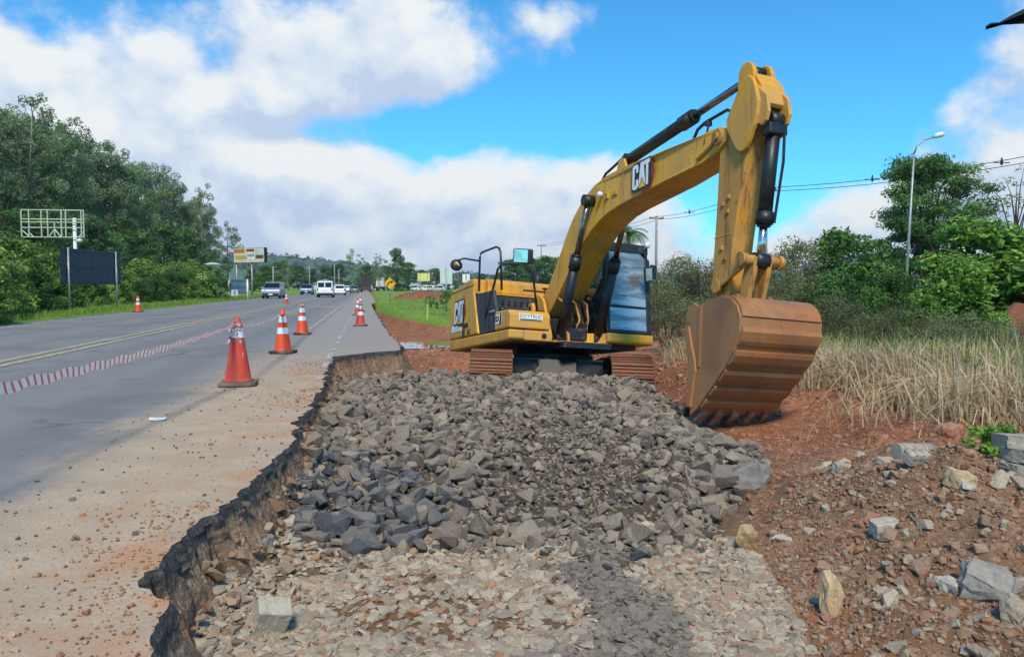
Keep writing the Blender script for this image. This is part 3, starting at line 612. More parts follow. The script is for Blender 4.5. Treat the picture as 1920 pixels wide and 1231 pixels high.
def excavator():
    root = empty('excavator'); root.matrix_world = Matrix.Translation(EX_T) @ EX_R.to_4x4()
    tag(root, 'yellow tracked excavator with its muddy bucket lowered beside the rubble', 'excavator')
    Y, YW, BK = M['yellow'], M['yellow_worn'], M['black_metal']
    # ---- undercarriage, turned against the upper works
    Ru = Matrix.Rotation(-EX_YAW + .02, 3, 'Z'); U = lambda p: Ru @ Vector(p)
    def under(mb): bmesh.ops.transform(mb.bm, matrix=Ru.to_4x4(), verts=mb.bm.verts); return mb
    GA, HW, LEN, TH = 1.15, .345, 1.80, .40        # half gauge, half shoe, half wheel base, loop radius
    cb = MB(); cb.box((0, 0, .60), (1.5, 1.5, .28)); cb.prism([(-1.3, .42), (1.3, .42), (1.1, .80), (-1.1, .80)], -.35, .35); cb.bevel(.03)
    cb.box((.98, 0, .60), (.08, 1.62, .34)); cb.box((1.02, 0, .775), (.14, 1.66, .03)); cb.box((-.98, 0, .58), (.08, 1.62, .3))
    for sx in (-1, 1):
        for sy in (-1, 1): cb.tube([(sx * .5, sy * .5, .62), (sx * 1.05, sy * .95, .50)], [.24, .16], 6)
    under(cb).build('carbody', BK, root)
    rg = MB(); rg.lathe([(.70, .80), (.74, .82), (.74, .92), (.66, .93), (.66, 1.02), (.60, 1.03)], 40)
    for k in range(40):
        a = 2 * math.pi * k / 40; rg.box((.735 * math.cos(a), .735 * math.sin(a), .87), (.03, .03, .05), Matrix.Rotation(a, 3, 'Z'))
    rg.build('swing_bearing', BK, root)
    # path of the track loop (x,z,angle)
    path = []; per = 4 * LEN + 2 * math.pi * TH; n_shoe = 49
    def loop(d):
        d %= per
        if d < 2 * LEN: return (-LEN + d, 2 * TH, 0.0)
        d -= 2 * LEN
        if d < math.pi * TH: a = math.pi / 2 - d / TH; return (LEN + TH * math.cos(a), TH + TH * math.sin(a), a - math.pi / 2)
        d -= math.pi * TH
        if d < 2 * LEN: return (LEN - d, 0.0, -math.pi)
        d -= 2 * LEN; a = -math.pi / 2 - d / TH
        return (-LEN + TH * math.cos(a), TH + TH * math.sin(a), a - math.pi / 2)
    sh = MB(); w = per / n_shoe; sh.box((0, 0, 0), (w * .97, 2 * HW, .018))
    for gx, gh in ((-w * .40, .034), (-.02, .026), (w * .22, .026)): sh.box((gx, 0, .009 + gh / 2), (.018, 2 * HW - .01, gh))
    for by in (-.09, .09):
        for bx in (-.045, .045): sh.cyl((bx, by, .009), (bx, by, .026), .016, 6)
    sh.box((0, .11, -.05), (w * .9, .05, .09)); sh.box((0, -.11, -.05), (w * .9, .05, .09))
    shoe = sh.mesh('track_shoe'); shoe.materials.append(M['steel_mud'])
    for side in (-1, 1):
        fr = MB(); fr.prism([(-1.55, .28), (1.5, .28), (1.62, .40), (1.5, .66), (-1.5, .66), (-1.62, .5)], side * GA - .17, side * GA + .17); fr.bevel(.02)
        tr = under(fr).build('track_frame', BK, root)
        for nm, x in (('drive_sprocket', -LEN), ('idler_wheel', LEN)):
            k = MB(); c = (x, side * GA, TH)
            k.tube([(x, side * GA - .09, TH), (x, side * GA + .09, TH)], TH - .09, 28); k.tube([(x, side * GA - .16, TH), (x, side * GA + .16, TH)], .17, 16)
            if nm == 'drive_sprocket':
                for q in range(22):
                    a = 2 * math.pi * q / 22; k.box((x + (TH - .07) * math.cos(a), side * GA, TH + (TH - .07) * math.sin(a)), (.06, .06, .06), Matrix.Rotation(-a, 3, 'Y'))
            under(k).build(nm, M['steel_mud'], tr)
        for q in range(8):
            k = MB(); x = -1.4 + q * .4; k.tube([(x, side * GA - .15, .17), (x, side * GA + .15, .17)], .10, 12); under(k).build('track_roller', M['steel_mud'], tr)
        for q in range(n_shoe):
            x, z, a = loop((q + .5) * w); o = obj('track_shoe', shoe, None, tr)
            o.matrix_local = (Ru @ Matrix.Rotation(-a, 3, 'Y')).to_4x4(); o.location = U((x, side * GA, z + 0.02))
    # ---- deck and skirts
    dk = MB(); dk.prism([(-2.2, 1.02), (1.0, 1.02), (1.0, 1.16), (-2.2, 1.16)], -1.2, 1.2); dk.box((.35, 0, 1.02), (2.2, .9, .10)); dk.build('revolving_deck', BK, root)
    s1 = MB(); s1.prism([(-2.35, 1.03), (1.20, 1.05), (1.26, 1.09), (1.26, 1.235), (-2.35, 1.255)], -1.385, -1.10); s1.bevel(.03, 3); s1.build('side_skirt', Y, root)
    s2 = MB(); s2.prism([(-2.2, 1.05), (1.27, 1.10), (1.31, 1.14), (1.31, 1.285), (-2.2, 1.285)], .46, 1.39); s2.bevel(.03, 3); s2.build('cab_platform', Y, root)
    s3 = MB(); s3.prism([(1.262, .46), (1.0, .14), (.85, .14), (.85, .46)], 1.09, 1.27, axis='Z'); s3.bevel(.015); s3.build('platform_corner', Y, root)
    s4 = MB(); s4.prism([(.98, 1.04), (1.262, 1.06), (1.262, 1.235), (.98, 1.245)], -1.10, -.58); s4.bevel(.02); sk = s4.build('front_skirt', Y, root)
    k = MB(); k.tube([(1.255, -.735, 1.15), (1.275, -.735, 1.15)], .045, 16); k.build('skirt_opening', M['ink'], sk)
    fb = MB(); fb.prism([(.55, 1.03), (1.32, 1.06), (1.32, 1.09), (.55, 1.12)], -.58, .46); fb.build('boom_foot_plate', YW, root)
    # boom foot brackets
    for sy in (-1, 1):
        b = MB(); b.prism([(-.25, 1.1), (.75, 1.1), (.62, 1.35), (.30, 1.92), (.12, 2.02), (-.06, 1.96), (-.2, 1.6)], sy * .36 - .025, sy * .36 + .025); b.build('boom_bracket', Y, root)
        b = MB(); b.prism([(.88, 1.06), (1.24, 1.06), (1.2, 1.24), (1.1, 1.28), (1.0, 1.24)], sy * .36 - .03 + (.12 if sy < 0 else .20), sy * .36 + .01 + (.12 if sy < 0 else .20)); b.build('cylinder_bracket', YW, root)
    # storage box at the front right
    sb = MB(); sb.prism([(.50, 1.262), (1.25, 1.262), (1.25, 1.50), (1.18, 1.575), (.50, 1.60)], -1.375, -.62); sb.bevel(.025, 3); box = sb.build('storage_box', Y, root)
    p = flat('name_plate', [(-.215, -.06), (.215, -.06), (.215, .06), (-.215, .06)], (1.252, -.985, 1.455), (0, 1, 0), (0, 0, 1), .006, M['sticker'], box)
    lettering('DOYTRUC', .085, (1.2595, -.985, 1.47), (0, 1, 0), (0, 0, 1), M['ink'], box)
    flat('name_plate_rule', [(-.2, -.012), (.2, -.012), (.2, .012), (-.2, .012)], (1.258, -.985, 1.412), (0, 1, 0), (0, 0, 1), .002, M['dark_panel'], box)
    flat('model_plate', [(-.16, -.085), (.16, -.085), (.16, .085), (-.16, .085)], (.70, -1.377, 1.45), (1, 0, 0), (0, 0, 1), .004, M['sticker'], box)
    flat('model_plate_band', [(.06, -.085), (.16, -.085), (.16, .085), (.10, .085)], (.70, -1.381, 1.45), (1, 0, 0), (0, 0, 1), .003, M['ink'], box)
    lettering('323', .13, (.64, -1.3845, 1.45), (1, 0, 0), (0, 0, 1), M['ink'], box, .003)
    # lifting eye behind the box
    k = MB(); k.prism([(.40, 1.58), (.66, 1.58), (.66, 1.72), (.60, 1.80), (.46, 1.80), (.40, 1.72)], -.72, -.66); k.bevel(.02); k.build('lifting_eye', Y, root)
    k = MB(); k.tube([(.53, -.735, 1.70), (.53, -.645, 1.70)], .045, 14); k.build('lifting_hole', M['ink'], root)
    # ---- rear body
    cw = MB(); cw.prism([(-2.80, -.6), (-2.62, -1.15), (-2.42, -1.37), (-1.55, -1.375), (-1.55, 1.375), (-2.42, 1.37), (-2.62, 1.15), (-2.80, .6)], 1.262, 2.22, axis='Z'); cw.bevel(.06, 3); cw = cw.build('counterweight', Y, root)
    # side panel: leading edge slopes, top drops to the rear
    sp = MB(); sp.prism([(-2.40, 1.264), (-.42, 1.264), (-.80, 2.10), (-.80, 2.37), (-1.1, 2.40), (-2.25, 2.30), (-2.40, 2.16)], -1.388, -1.10); sp.bevel(.035, 3); panel = sp.build('side_panel', Y, root)
    emblem(panel, (-2.02, -1.392, 1.56), (.56, 0, 0), (0, 0, .46))
    flat('safety_sticker', [(0, 0), (.72, 0), (.72, .14), (0, .14)], (-2.2, -1.392, 1.40), (1, 0, .0), (0, 0, 1), .003, M['sticker'], panel)
    flat('warning_sticker', [(0, 0), (.36, 0), (.36, .09), (0, .09)], (-1.42, -1.392, 1.44), (1, 0, .0), (0, 0, 1), .003, M['ink'], panel)
    flat('latch', [(0, 0), (.16, 0), (.16, .15), (0, .15)], (-1.42, -1.392, 1.275), (1, 0, .0), (0, 0, 1), .006, M['dark_panel'], panel)
    lettering('60.2', .13, (-1.0, -1.394, 1.345), (1, 0, 0), (0, 0, 1), M['dark_panel'], panel, .003)
    flat('panel_seam', [(0, 0), (1.62, 0), (1.62, .012), (0, .012)], (-2.25, -1.392, 2.24), (1, 0, .0), (0, 0, 1), .002, M['ink'], panel)
    # engine hood: its front wall runs across behind the boom
    hd = MB(); hd.prism([(-2.35, 2.10), (-.80, 2.10), (-.78, 2.36), (-.95, 2.42), (-2.2, 2.34)], -1.10, 1.30); hd.bevel(.03, 3); hood = hd.build('engine_hood', Y, root)
    for y0, y1, z0, z1 in ((-1.02, -.42, 2.13, 2.33), (-.40, .10, 2.13, 2.33), (.12, .5, 2.13, 2.33)):
        k = MB(); k.span((-.79, y0, z0), (-.765, y1, z1)); k.bevel(.012); k.build('hood_panel', Y, hood)
    k = MB(); k.span((-.77, -.36, 2.215), (-.755, .5, 2.24)); k.build('hood_seam', M['ink'], hood)
    k = MB(); k.span((-.77, .05, 2.28), (-.75, .3, 2.31)); k.build('hood_grab_slot', M['ink'], hood)
    k = MB(); k.tube([(-1.4, .2, 2.36), (-1.4, .2, 2.62), (-1.5, .2, 2.72)], .06, 12); k.build('exhaust_stack', BK, hood)
    k = MB(); k.prism([(-.82, 2.06), (-.60, 2.06), (-.60, 2.10), (-.82, 2.10)], -1.36, .5); k.bevel(.012); k.build('walkway_ledge', Y, root)
    # dark side door and the louvred wall behind the walkway
    dd = MB(); dd.prism([(-.415, 1.264), (.50, 1.264), (.50, 1.62), (.30, 2.02), (-.76, 2.06)], -1.36, -1.30); dd.bevel(.012); door = dd.build('side_door', M['dark_panel'], root)
    for a, b in (((-.1, 1.3), (-.1, 1.98)), ((.14, 1.3), (.14, 1.98))):
        k = MB(); k.span((a[0] - .008, -1.368, a[1]), (a[0] + .008, -1.362, b[1])); k.build('door_seam', M['ink'], door)
    k = MB(); k.span((.20, -1.385, 1.60), (.44, -1.362, 1.64)); k.bevel(.008); k.build('door_handle', M['galv'], door)
    lw = MB(); lw.span((-.70, -1.28, 1.2), (-.62, .42, 2.055)); wall = lw.build('louvre_wall', M['dark_panel'], root)
    for r_ in range(2):
        for q in range(7):
            k = MB(); y = -1.1 + q * .13 + .03 * r_; k.box((-.612, y, 1.93 - .17 * r_), (.02, .05, .11)); k.bevel(.01); k.build('louvre_slot', M['ink'], wall)
    k = MB(); k.box((-.1, -.75, 1.45), (1.0, .95, .5)); k.box((.1, -.2, 1.35), (.7, .4, .4)); k.bevel(.03); k.build('valve_housing', BK, root)
    # ---- handrails and mirrors
    def rail(pts, r=.022): return MB().tube(pts, r, 8).build('handrail', BK, root)
    rail([(-.72, -1.30, 1.95), (-.74, -1.30, 2.80), (-.70, -1.30, 2.86), (-.62, -1.28, 2.88), (-.02, -1.22, 2.88), (.08, -1.2, 2.84), (.12, -1.18, 2.76), (.20, -1.16, 2.05)])
    rail([(-.05, -1.36, 1.55), (.46, -1.34, 2.38), (.50, -1.28, 2.47), (.54, -1.18, 2.49), (.56, -.86, 2.48), (.56, -.76, 2.44), (.55, -.70, 2.36), (.52, -.56, 1.58)])
    k = MB(); k.tube([(-.74, -1.30, 2.72), (-.75, -1.62, 2.74), (-.75, -1.78, 2.68)], .018, 8); ma = k.build('mirror_arm', BK, root)
    k = MB(); k.lathe([(.0, 0), (.10, 0), (.12, .025), (.09, .06), (.0, .07)], 18); k.build('round_mirror', BK, ma, (-.72, -1.78, 2.58), (1.35, .5, 1.3)); k = MB(); k.lathe([(.0, 0), (.085, 0), (.085, .006), (.0, .012)], 18); k.build('mirror_face', M['logo_yellow'], ma, (-.70, -1.80, 2.57), (1.9, .3, .9))
    # rectangular mirror box above the storage box
    k = MB(); k.box((0, 0, 0), (.09, .36, .27)); k.bevel(.03, 3); mb_ = k.build('mirror_housing', BK, root, (.56, -.90, 2.64), (0, .15, -.25))
    k = MB(); k.box((.048, -.045, 0), (.006, .25, .23)); k.bevel(.002); k.build('mirror_face', M['mirror'], mb_)
    # ---- cab
    cabY0, cabY1 = .47, 1.39
    cab = MB()
    post = lambda a, b, r: cab.tube([a, b], r, 6)
    # floor pan / lower body
    cab.prism([(-.60, 1.287), (1.24, 1.287), (1.25, 1.36), (-.60, 1.36)], cabY0, cabY1)
    cab.prism([(-.60, 1.36), (-.10, 1.36), (-.10, 1.95), (-.60, 2.1)], cabY0, cabY1)
    # front frame with a rounded upper outer corner
    for (y0, y1, z0, z1, x0, x1) in ((cabY0, cabY0 + .085, 1.30, 2.88, 1.25, 1.10), (cabY1 - .10, cabY1, 1.30, 2.70, 1.25, 1.115)):
        cab.prism([(x0 - .13, z0), (x0, z0), (x1, z1), (x1 - .13, z1)], y0, y1)
    cab.prism([(1.25, 1.30), (1.25, 1.36), (1.12, 1.36), (1.12, 1.30)], cabY0, cabY1)
    cab.prism([(1.108, 2.80), (1.10, 2.93), (.95, 2.93), (.95, 2.80)], cabY0, cabY1 - .10)
    cab.tube([(1.05, cabY1 - .05, 2.68), (1.045, cabY1 - .07, 2.78), (1.04, cabY1 - .12, 2.84), (1.035, cabY1 - .2, 2.865)], .062, 8)
    # side frames
    for y in (cabY0 + .03, cabY1 - .03):
        cab.prism([(-.60, 2.80), (1.06, 2.80), (1.05, 2.93), (-.60, 2.93)], y - .03, y + .03)
        cab.prism([(-.60, 1.9), (-.48, 1.9), (-.48, 2.9), (-.60, 2.9)], y - .03, y + .03)
        cab.prism([(.28, 1.36), (.36, 1.36), (.30, 2.85), (.22, 2.85)], y - .03, y + .03)
        cab.prism([(-.55, 1.30), (1.18, 1.30), (1.18, 1.50), (-.55, 1.50)], y - .03, y + .03)
    cab.bevel(.012, 2); cab = cab.build('cab', BK, root)
    k = MB(); k.prism([(-.62, 2.93), (1.06, 2.93), (1.02, 2.985), (-.58, 2.985)], cabY0 + .02, cabY1 - .05); k.bevel(.02); k.build('cab_roof', BK, cab)
    def pane(nm, y0, y1, z0, z1, mat, cut=0):
        xf = lambda z: 1.235 - (z - 1.3) * (.15 / 1.58)
        k = MB(); pr = [(y0, z0), (y1, z0), (y1, z1 - cut), (y1 - cut, z1), (y0, z1)] if cut else [(y0, z0), (y1, z0), (y1, z1), (y0, z1)]
        A = [k.bm.verts.new((xf(z), y, z)) for y, z in pr]; B = [k.bm.verts.new((xf(z) - .012, y, z)) for y, z in pr]
        k.bm.faces.new(A); k.bm.faces.new(B[::-1]); n = len(pr)
        for i in range(n): k.bm.faces.new((A[i], B[i], B[(i + 1) % n], A[(i + 1) % n]))
        return k.build(nm, mat, cab)
    pane('windscreen_upper', cabY0 + .085, cabY1 - .095, 1.80, 2.80, M['windscreen'], .10); pane('windscreen_lower', cabY0 + .085, cabY1 - .095, 1.36, 1.77, M['windscreen'])
    k = MB(); k.prism([(1.20, 1.765), (1.208, 1.805), (1.15, 1.805), (1.15, 1.765)], cabY0 + .07, cabY1 - .08); k.build('windscreen_bar', BK, cab)
    for y, nm in ((cabY0 + .03, 'side_window'), (cabY1 - .03, 'door_window')):
        for x0, x1 in ((-.48, .24), (.34, 1.10)):
            k = MB(); k.prism([(x0, 1.5), (x1 + (.06 if x1 > 1 else 0), 1.5), (x1 - .04, 2.8), (x0, 2.8)], y - .006, y + .006); k.build(nm, M['side_glass'], cab)
    k = MB(); k.prism([(-.10, 1.40), (.42, 1.40), (.46, 1.72), (.40, 1.82), (.02, 1.80), (-.06, 2.5), (-.20, 2.55), (-.22, 1.7)], .70, 1.16); k.bevel(.05, 3); k.build('operator_seat', M['ink'], cab)
    for sy in (.72, 1.14): 
        k = MB(); k.tube([(.62, sy, 1.38), (.60, sy, 1.85)], .03, 8); k.lathe([(.0, 0), (.035, 0), (.035, .08), (0, .1)], 10, (.60, sy, 1.85)); k.build('control_lever', M['ink'], cab)
    k = MB(); k.tube([(1.10, cabY1 - .02, 2.55), (1.32, cabY1 - .04, 2.52), (1.36, cabY1 - .10, 2.45)], .015, 6); ma = k.build('mirror_arm', BK, cab)
    k = MB(); k.box((0, 0, 0), (.05, .19, .27)); k.bevel(.025, 3); mh = k.build('mirror_housing', BK, ma, (1.38, cabY1 - .18, 2.38), (.25, .16, .25))
    k = MB(); k.box((.027, 0, 0), (.004, .15, .22)); k.build('mirror_face', M['mirror'], mh)
    k = MB(); k.box((0, 0, 0), (.06, .15, .26)); k.bevel(.02, 3); k.build('side_mirror', BK, cab, (.95, cabY1 + .18, 2.52), (0, 0, .3))
    k = MB(); k.tube([(.9, cabY1 - .02, 2.62), (.95, cabY1 + .14, 2.6)], .013, 6); k.tube([(.9, cabY1 - .02, 2.35), (.95, cabY1 + .14, 2.4)], .013, 6); k.build('mirror_bracket', BK, cab)
    k = MB(); k.lathe([(.0, 0), (.05, 0), (.06, .03), (.05, .07), (0, .08)], 12); k.build('work_lamp', M['lamp_glass'], cab, (1.06, cabY1 - .04, 2.97), (0, 1.4, 0))
    k = MB(); k.tube([(1.245, cabY0 + .05, 1.9), (1.25, cabY0 + .03, 2.1)], .012, 6); k.tube([(1.248, cabY0 + .04, 2.0), (1.20, cabY1 - .5, 1.98)], .007, 5); k.build('wiper', BK, cab)
    k = MB(); k.tube([(1.25, cabY0 - .03, 1.55), (1.33, cabY0 - .03, 1.6), (1.24, cabY0 - .03, 2.15), (1.16, cabY0 - .03, 2.2)], .014, 6); k.build('grab_bar', BK, cab)
    # ---- boom
    top = [(-.10, 1.86), (.02, 1.98), (.30, 2.18), (.63, 2.54), (.85, 2.78), (1.05, 3.02), (1.27, 3.23), (1.5, 3.39), (1.75, 3.53), (2.1, 3.64), (2.5, 3.69), (2.9, 3.69), (3.3, 3.67), (4.3, 3.60), (5.1, 3.565), (5.3, 3.575), (5.48, 3.555), (5.58, 3.50), (5.62, 3.42)]
    bot = [(5.58, 3.33), (5.42, 3.25), (5.1, 3.18), (4.3, 3.145), (3.0, 3.10), (2.6, 3.06), (2.3, 2.99), (2.0, 2.88), (1.54, 2.62), (1.1, 2.25), (.60, 1.84), (.34, 1.64), (.14, 1.60), (-.04, 1.66), (-.12, 1.76)]
    prof = top + bot; hw = lambda x: .27 - .08 * min(1, max(0, (x - 4.2) / 1.2))
    b = MB(); b.prism(prof, 0, 0, w=[hw(x) for x, z in prof]); b.bevel(.012, 2, 50); boom = b.build('boom', Y, root)
    # raised top plate edges, weld seams
    for x in (3.12, 1.92):
        zt = 3.68 if x > 3 else 3.57; zb = 3.11 if x > 3 else 2.86
        k = MB(); k.box((x, -.2715, (zt + zb) / 2), (.012, .004, zt - zb - .06)); k.build('weld_seam', YW, boom)
    emblem(boom, (3.42, -.2725, 3.215), (.44, 0, 0), (0, 0, .375))
    k = MB(); k.lathe([(0, 0), (.045, 0), (.05, .02), (.045, .06), (0, .065)], 14); k.build('work_lamp', M['lamp_glass'], boom, (2.42, -.30, 3.40), (1.57, 0, .5))
    k = MB(); k.box((2.60, -.285, 3.34), (.10, .03, .10)); k.box((2.85, -.28, 3.33), (.16, .02, .08)); k.bevel(.01); k.build('lamp_bracket', YW, boom)
    k = MB(); k.tube([(5.46, -.24, 3.42), (5.46, .24, 3.42)], .10, 20); k.tube([(5.46, -.27, 3.42), (5.46, -.24, 3.42)], .06, 16); k.build('stick_pivot_pin', YW, boom)
    k = MB(); k.tube([(5.02, -.225, 3.25), (5.36, -.215, 3.36)], .025, 6); k.build('boom_rib', YW, boom)
    for dy in (-.06, .06):
        k = MB(); k.tube([(.3, dy, 2.30), (.9, dy, 2.92), (1.4, dy, 3.44), (1.9, dy, 3.68), (2.5, dy, 3.78), (2.9, dy, 3.92)], .025, 8); k.build('hydraulic_pipe', M['hose'], boom)
    k = MB(); k.tube([(2.1, -.16, 3.66), (2.3, -.16, 3.80), (2.55, -.14, 3.86), (2.8, -.10, 3.95)], .022, 8); k.build('hydraulic_hose', M['hose'], boom)
    k = MB(); k.tube([(4.75, -.12, 3.58), (4.88, -.12, 3.72), (5.05, -.12, 3.76), (5.5, -.10, 3.78), (5.62, -.08, 3.7)], .022, 8); k.tube([(5.15, -.12, 3.75), (5.17, -.17, 3.60), (5.15, -.2, 3.42)], .016, 6); k.build('hydraulic_hose', M['hose'], boom)
    k = MB(); k.box((5.12, -.12, 3.72), (.07, .08, .07)); k.bevel(.01); k.build('hose_clamp', BK, boom)
    for s in (-1, 1):
        k = MB(); k.prism([(2.62, 3.66), (3.0, 3.66), (2.88, 3.90), (2.80, 3.93), (2.72, 3.90)], s * .13 - .02, s * .13 + .02); k.build('cylinder_lug', Y, boom)
    def cylinder(name, a, b, ext, rb, rr, y, rodm=M['chrome']):
        """hydraulic cylinder from base a to rod end b (x,z) in the plane y; ext = share that is barrel"""
        A = Vector((a[0], y, a[1])); B = Vector((b[0], y, b[1])); m_ = A.lerp(B, ext)
        k = MB(); k.tube([A, A.lerp(B, ext - .02)], rb, 18); k.tube([A.lerp(B, ext - .09), m_], rb * 1.22, 18); k.tube([m_, A.lerp(B, ext + .018)], rb * .95, 18); k.tube([A + Vector((0, -rb * 1.0, 0)), A + Vector((0, rb * 1.0, 0))], rb * 1.05, 14); c = k.build(name, BK, root)
        k = MB(); k.tube([m_, B], rr, 14); k.build('piston_rod', rodm, c)
        k = MB(); k.tube([B + Vector((0, -rb * 1.1, 0)), B + Vector((0, rb * 1.1, 0))], rr * 1.9, 16); k.build('rod_eye', BK, c)
        return c
    cR = cylinder('boom_cylinder', (1.10, 1.16), (2.10, 3.37), .605, .085, .05, -.37, M['rod']); cL = cylinder('boom_cylinder', (1.10, 1.18), (2.10, 3.37), .605, .085, .05, .37, M['rod'])
    k = MB(); k.tube([(2.10, -.44, 3.37), (2.10, .44, 3.37)], .06, 16); k.build('boom_cylinder_pin', BK, boom)
    sc = cylinder('stick_cylinder', (2.80, 3.92), (5.92, 4.09), .575, .088, .05, 0, M['rod'])
    # hoses hanging in front of the boom foot
    for j in range(7):
        y = -.24 + .075 * j; k = MB(); k.tube([(.62, y, 1.95 - .03 * (j % 3)), (.92, y + .02, 1.80), (1.08, y + .03 * ((j % 2) * 2 - 1), 1.50), (.98, y, 1.28), (.72, y, 1.20)], .022, 8)
        k.build('hydraulic_hose', M['hose'] if j % 3 else YW, root)
    k = MB(); k.box((.80, -.05, 1.24), (.5, .5, .22)); k.box((.86, .1, 1.38), (.2, .2, .14)); k.bevel(.03); k.build('control_valve', BK, root)
    # ---- stick
    body = [(5.42, 3.30), (5.36, 2.5), (5.29, 1.75), (5.26, 1.45), (5.32, 1.18), (5.42, 1.06), (5.54, 1.06), (5.60, 1.20), (5.66, 1.75), (5.72, 2.1), (5.84, 2.62), (5.99, 3.16), (6.16, 3.5), (6.10, 3.85), (5.98, 3.98), (5.86, 3.9), (5.60, 3.55)]
    b = MB(); b.prism(body, -.15, .15); b.bevel(.014, 2, 40); stick = b.build('stick', YW, root)
    kite = [(5.97, 4.00), (5.84, 3.84), (5.64, 3.58), (5.645, 3.46), (5.70, 3.36), (5.82, 3.17), (5.88, 3.11), (5.95, 3.085), (6.02, 3.11), (6.07, 3.17), (6.18, 3.36), (6.22, 3.47), (6.24, 3.62), (6.19, 3.82), (6.13, 3.94), (6.06, 4.0)]
    for s in (-1, 1):
        k = MB(); k.prism(kite, s * .19 - .03, s * .19 + .03); k.bevel(.012, 2); k.build('stick_cheek_plate', Y, stick)
        k = MB(); k.prism([(5.78, 3.92), (5.80, 4.12), (5.86, 4.20), (5.95, 4.22), (6.04, 4.17), (6.09, 4.06), (6.10, 3.92)], s * .13 - .03, s * .13 + .03); k.bevel(.01); k.build('cylinder_lug', Y, stick)
        k = MB(); k.prism([(6.15, 3.86), (6.34, 3.66), (6.37, 3.46), (6.33, 3.36), (6.25, 3.32), (6.17, 3.38), (6.10, 3.5)], s * .15 - .022, s * .15 + .022); k.bevel(.008); k.build('bucket_cylinder_lug', Y, stick)
    k = MB(); k.prism([(6.10, 4.02), (6.22, 3.84), (6.28, 3.60), (6.24, 3.56), (6.16, 3.84), (6.06, 3.99)], -.15, .15); k.bevel(.01); k.build('stick_cap_plate', Y, stick)
    for (x, z) in ((5.60, 2.44), (5.48, 2.0), (5.55, 1.86), (5.62, 2.62), (5.50, 2.55)):
        k = MB(); k.box((x, -.158, z), (.06, .03, .06)); k.bevel(.012); k.build('pipe_clamp_boss', YW, stick)
    k = MB(); k.box((5.50, -.1515, 2.155), (.37, .006, .012)); k.build('weld_seam', Y, stick)
    bc = cylinder('bucket_cylinder', (6.27, 3.40), (6.02, 1.77), .74, .085, .05, 0)
    k = MB(); k.tube([(6.36, .07, 3.25), (6.33, .08, 2.9), (6.17, .08, 2.2)], .018, 6); k.build('cylinder_pipe', M['hose'], bc)
    k = MB(); k.box((6.27, 0, 3.28), (.16, .26, .14)); k.bevel(.02); k.build('cylinder_head_block', BK, bc)
    for s in (-1, 1):
        k = MB(); k.tube([(5.45, s * .2 - .025, 1.52), (5.45, s * .2 + .025, 1.52)], .09, 16)
        k.prism([(5.42, 1.45), (5.98, 1.68), (6.06, 1.72), (6.07, 1.82), (5.98, 1.86), (5.90, 1.82), (5.46, 1.60)], s * .2 - .02, s * .2 + .02); k.bevel(.008); k.build('idler_link', YW, stick)
    k = MB(); k.tube([(6.02, -.26, 1.77), (6.02, .28, 1.77)], .06, 16); k.tube([(6.02, -.29, 1.77), (6.02, -.25, 1.77)], .085, 16); k.tube([(6.02, .25, 1.77), (6.02, .31, 1.77)], .085, 16); k.build('link_pin', YW, stick)
    for s in (-1, 1):
        k = MB(); k.prism([(5.94, 1.80), (6.10, 1.80), (6.06, 1.62), (5.92, 1.20), (5.78, 1.20), (5.86, 1.6)], s * .10 - .03, s * .10 + .03); k.bevel(.01); k.build('power_link', YW, stick)
    # ---- bucket: back faces the camera, mouth faces the machine
    bk = empty('bucket'); bk.parent = root
    W2 = .55
    back = [(5.80, 1.26), (5.95, 1.295), (6.10, 1.30), (6.24, 1.255), (6.35, 1.16), (6.41, 1.03), (6.40, .87), (6.28, .65), (6.10, .45), (5.92, .285), (5.75, .14), (5.60, .01), (5.45, -.085)]
    sh = MB(); inn = [(x - .035 * (1 if z > .9 else .7), z - .03 * (1 if z > 1.1 else -.6)) for x, z in back]
    sh.prism(back + inn[::-1], -W2 + .01, W2 - .01); sh.build('bucket_shell', M['bucket'], bk)
    side = back[::-1] + [(5.60, 1.235), (5.50, 1.285), (5.40, 1.24), (5.345, 1.15), (5.35, 1.0), (5.39, .85), (5.47, .64), (5.545, .45), (5.52, .34), (5.475, .20), (5.45, .05)]
    for s in (-1, 1):
        k = MB(); k.prism(side, s * W2 - .018, s * W2 + .018); k.bevel(.008); sd = k.build('bucket_side_plate', M['bucket'], bk)
        k = MB(); k.prism([(5.62, 1.22), (5.68, 1.22), (5.66, .5), (5.60, .5)], s * W2 + s * .018, s * W2 + s * .03); k.build('side_wear_bar', M['bucket'], sd)
        k = MB(); k.prism([(5.36, .98), (5.44, 1.0), (5.52, .72), (5.57, .60), (5.60, .45), (5.56, .32), (5.52, .15), (5.50, .02), (5.42, .02), (5.44, .18), (5.47, .28), (5.43, .32), (5.46, .42), (5.43, .50), (5.45, .62), (5.40, .72)], s * W2 + s * .018, s * W2 + s * .05); k.bevel(.006); k.build('side_cutter', M['bucket'], sd)
        k = MB(); k.prism([(5.36, 1.0), (5.60, 1.0), (5.95, 1.20), (6.0, 1.30), (5.92, 1.37), (5.80, 1.36), (5.62, 1.26), (5.50, 1.25), (5.38, 1.2)], s * .23 - .03, s * .23 + .03); k.bevel(.01); k.build('hinge_ear', M['bucket'], bk)
    # proud wear plates across the back
    P = [Vector((x, 0, z)) for x, z in back]; L = [0]
    for a, b2 in zip(P, P[1:]): L.append(L[-1] + (b2 - a).length)
    def at(d):
        for i in range(len(P) - 1):
            if d <= L[i + 1]: f = (d - L[i]) / (L[i + 1] - L[i]); return P[i].lerp(P[i + 1], f), (P[i + 1] - P[i]).normalized()
        return P[-1], (P[-1] - P[-2]).normalized()
    tot = L[-1]
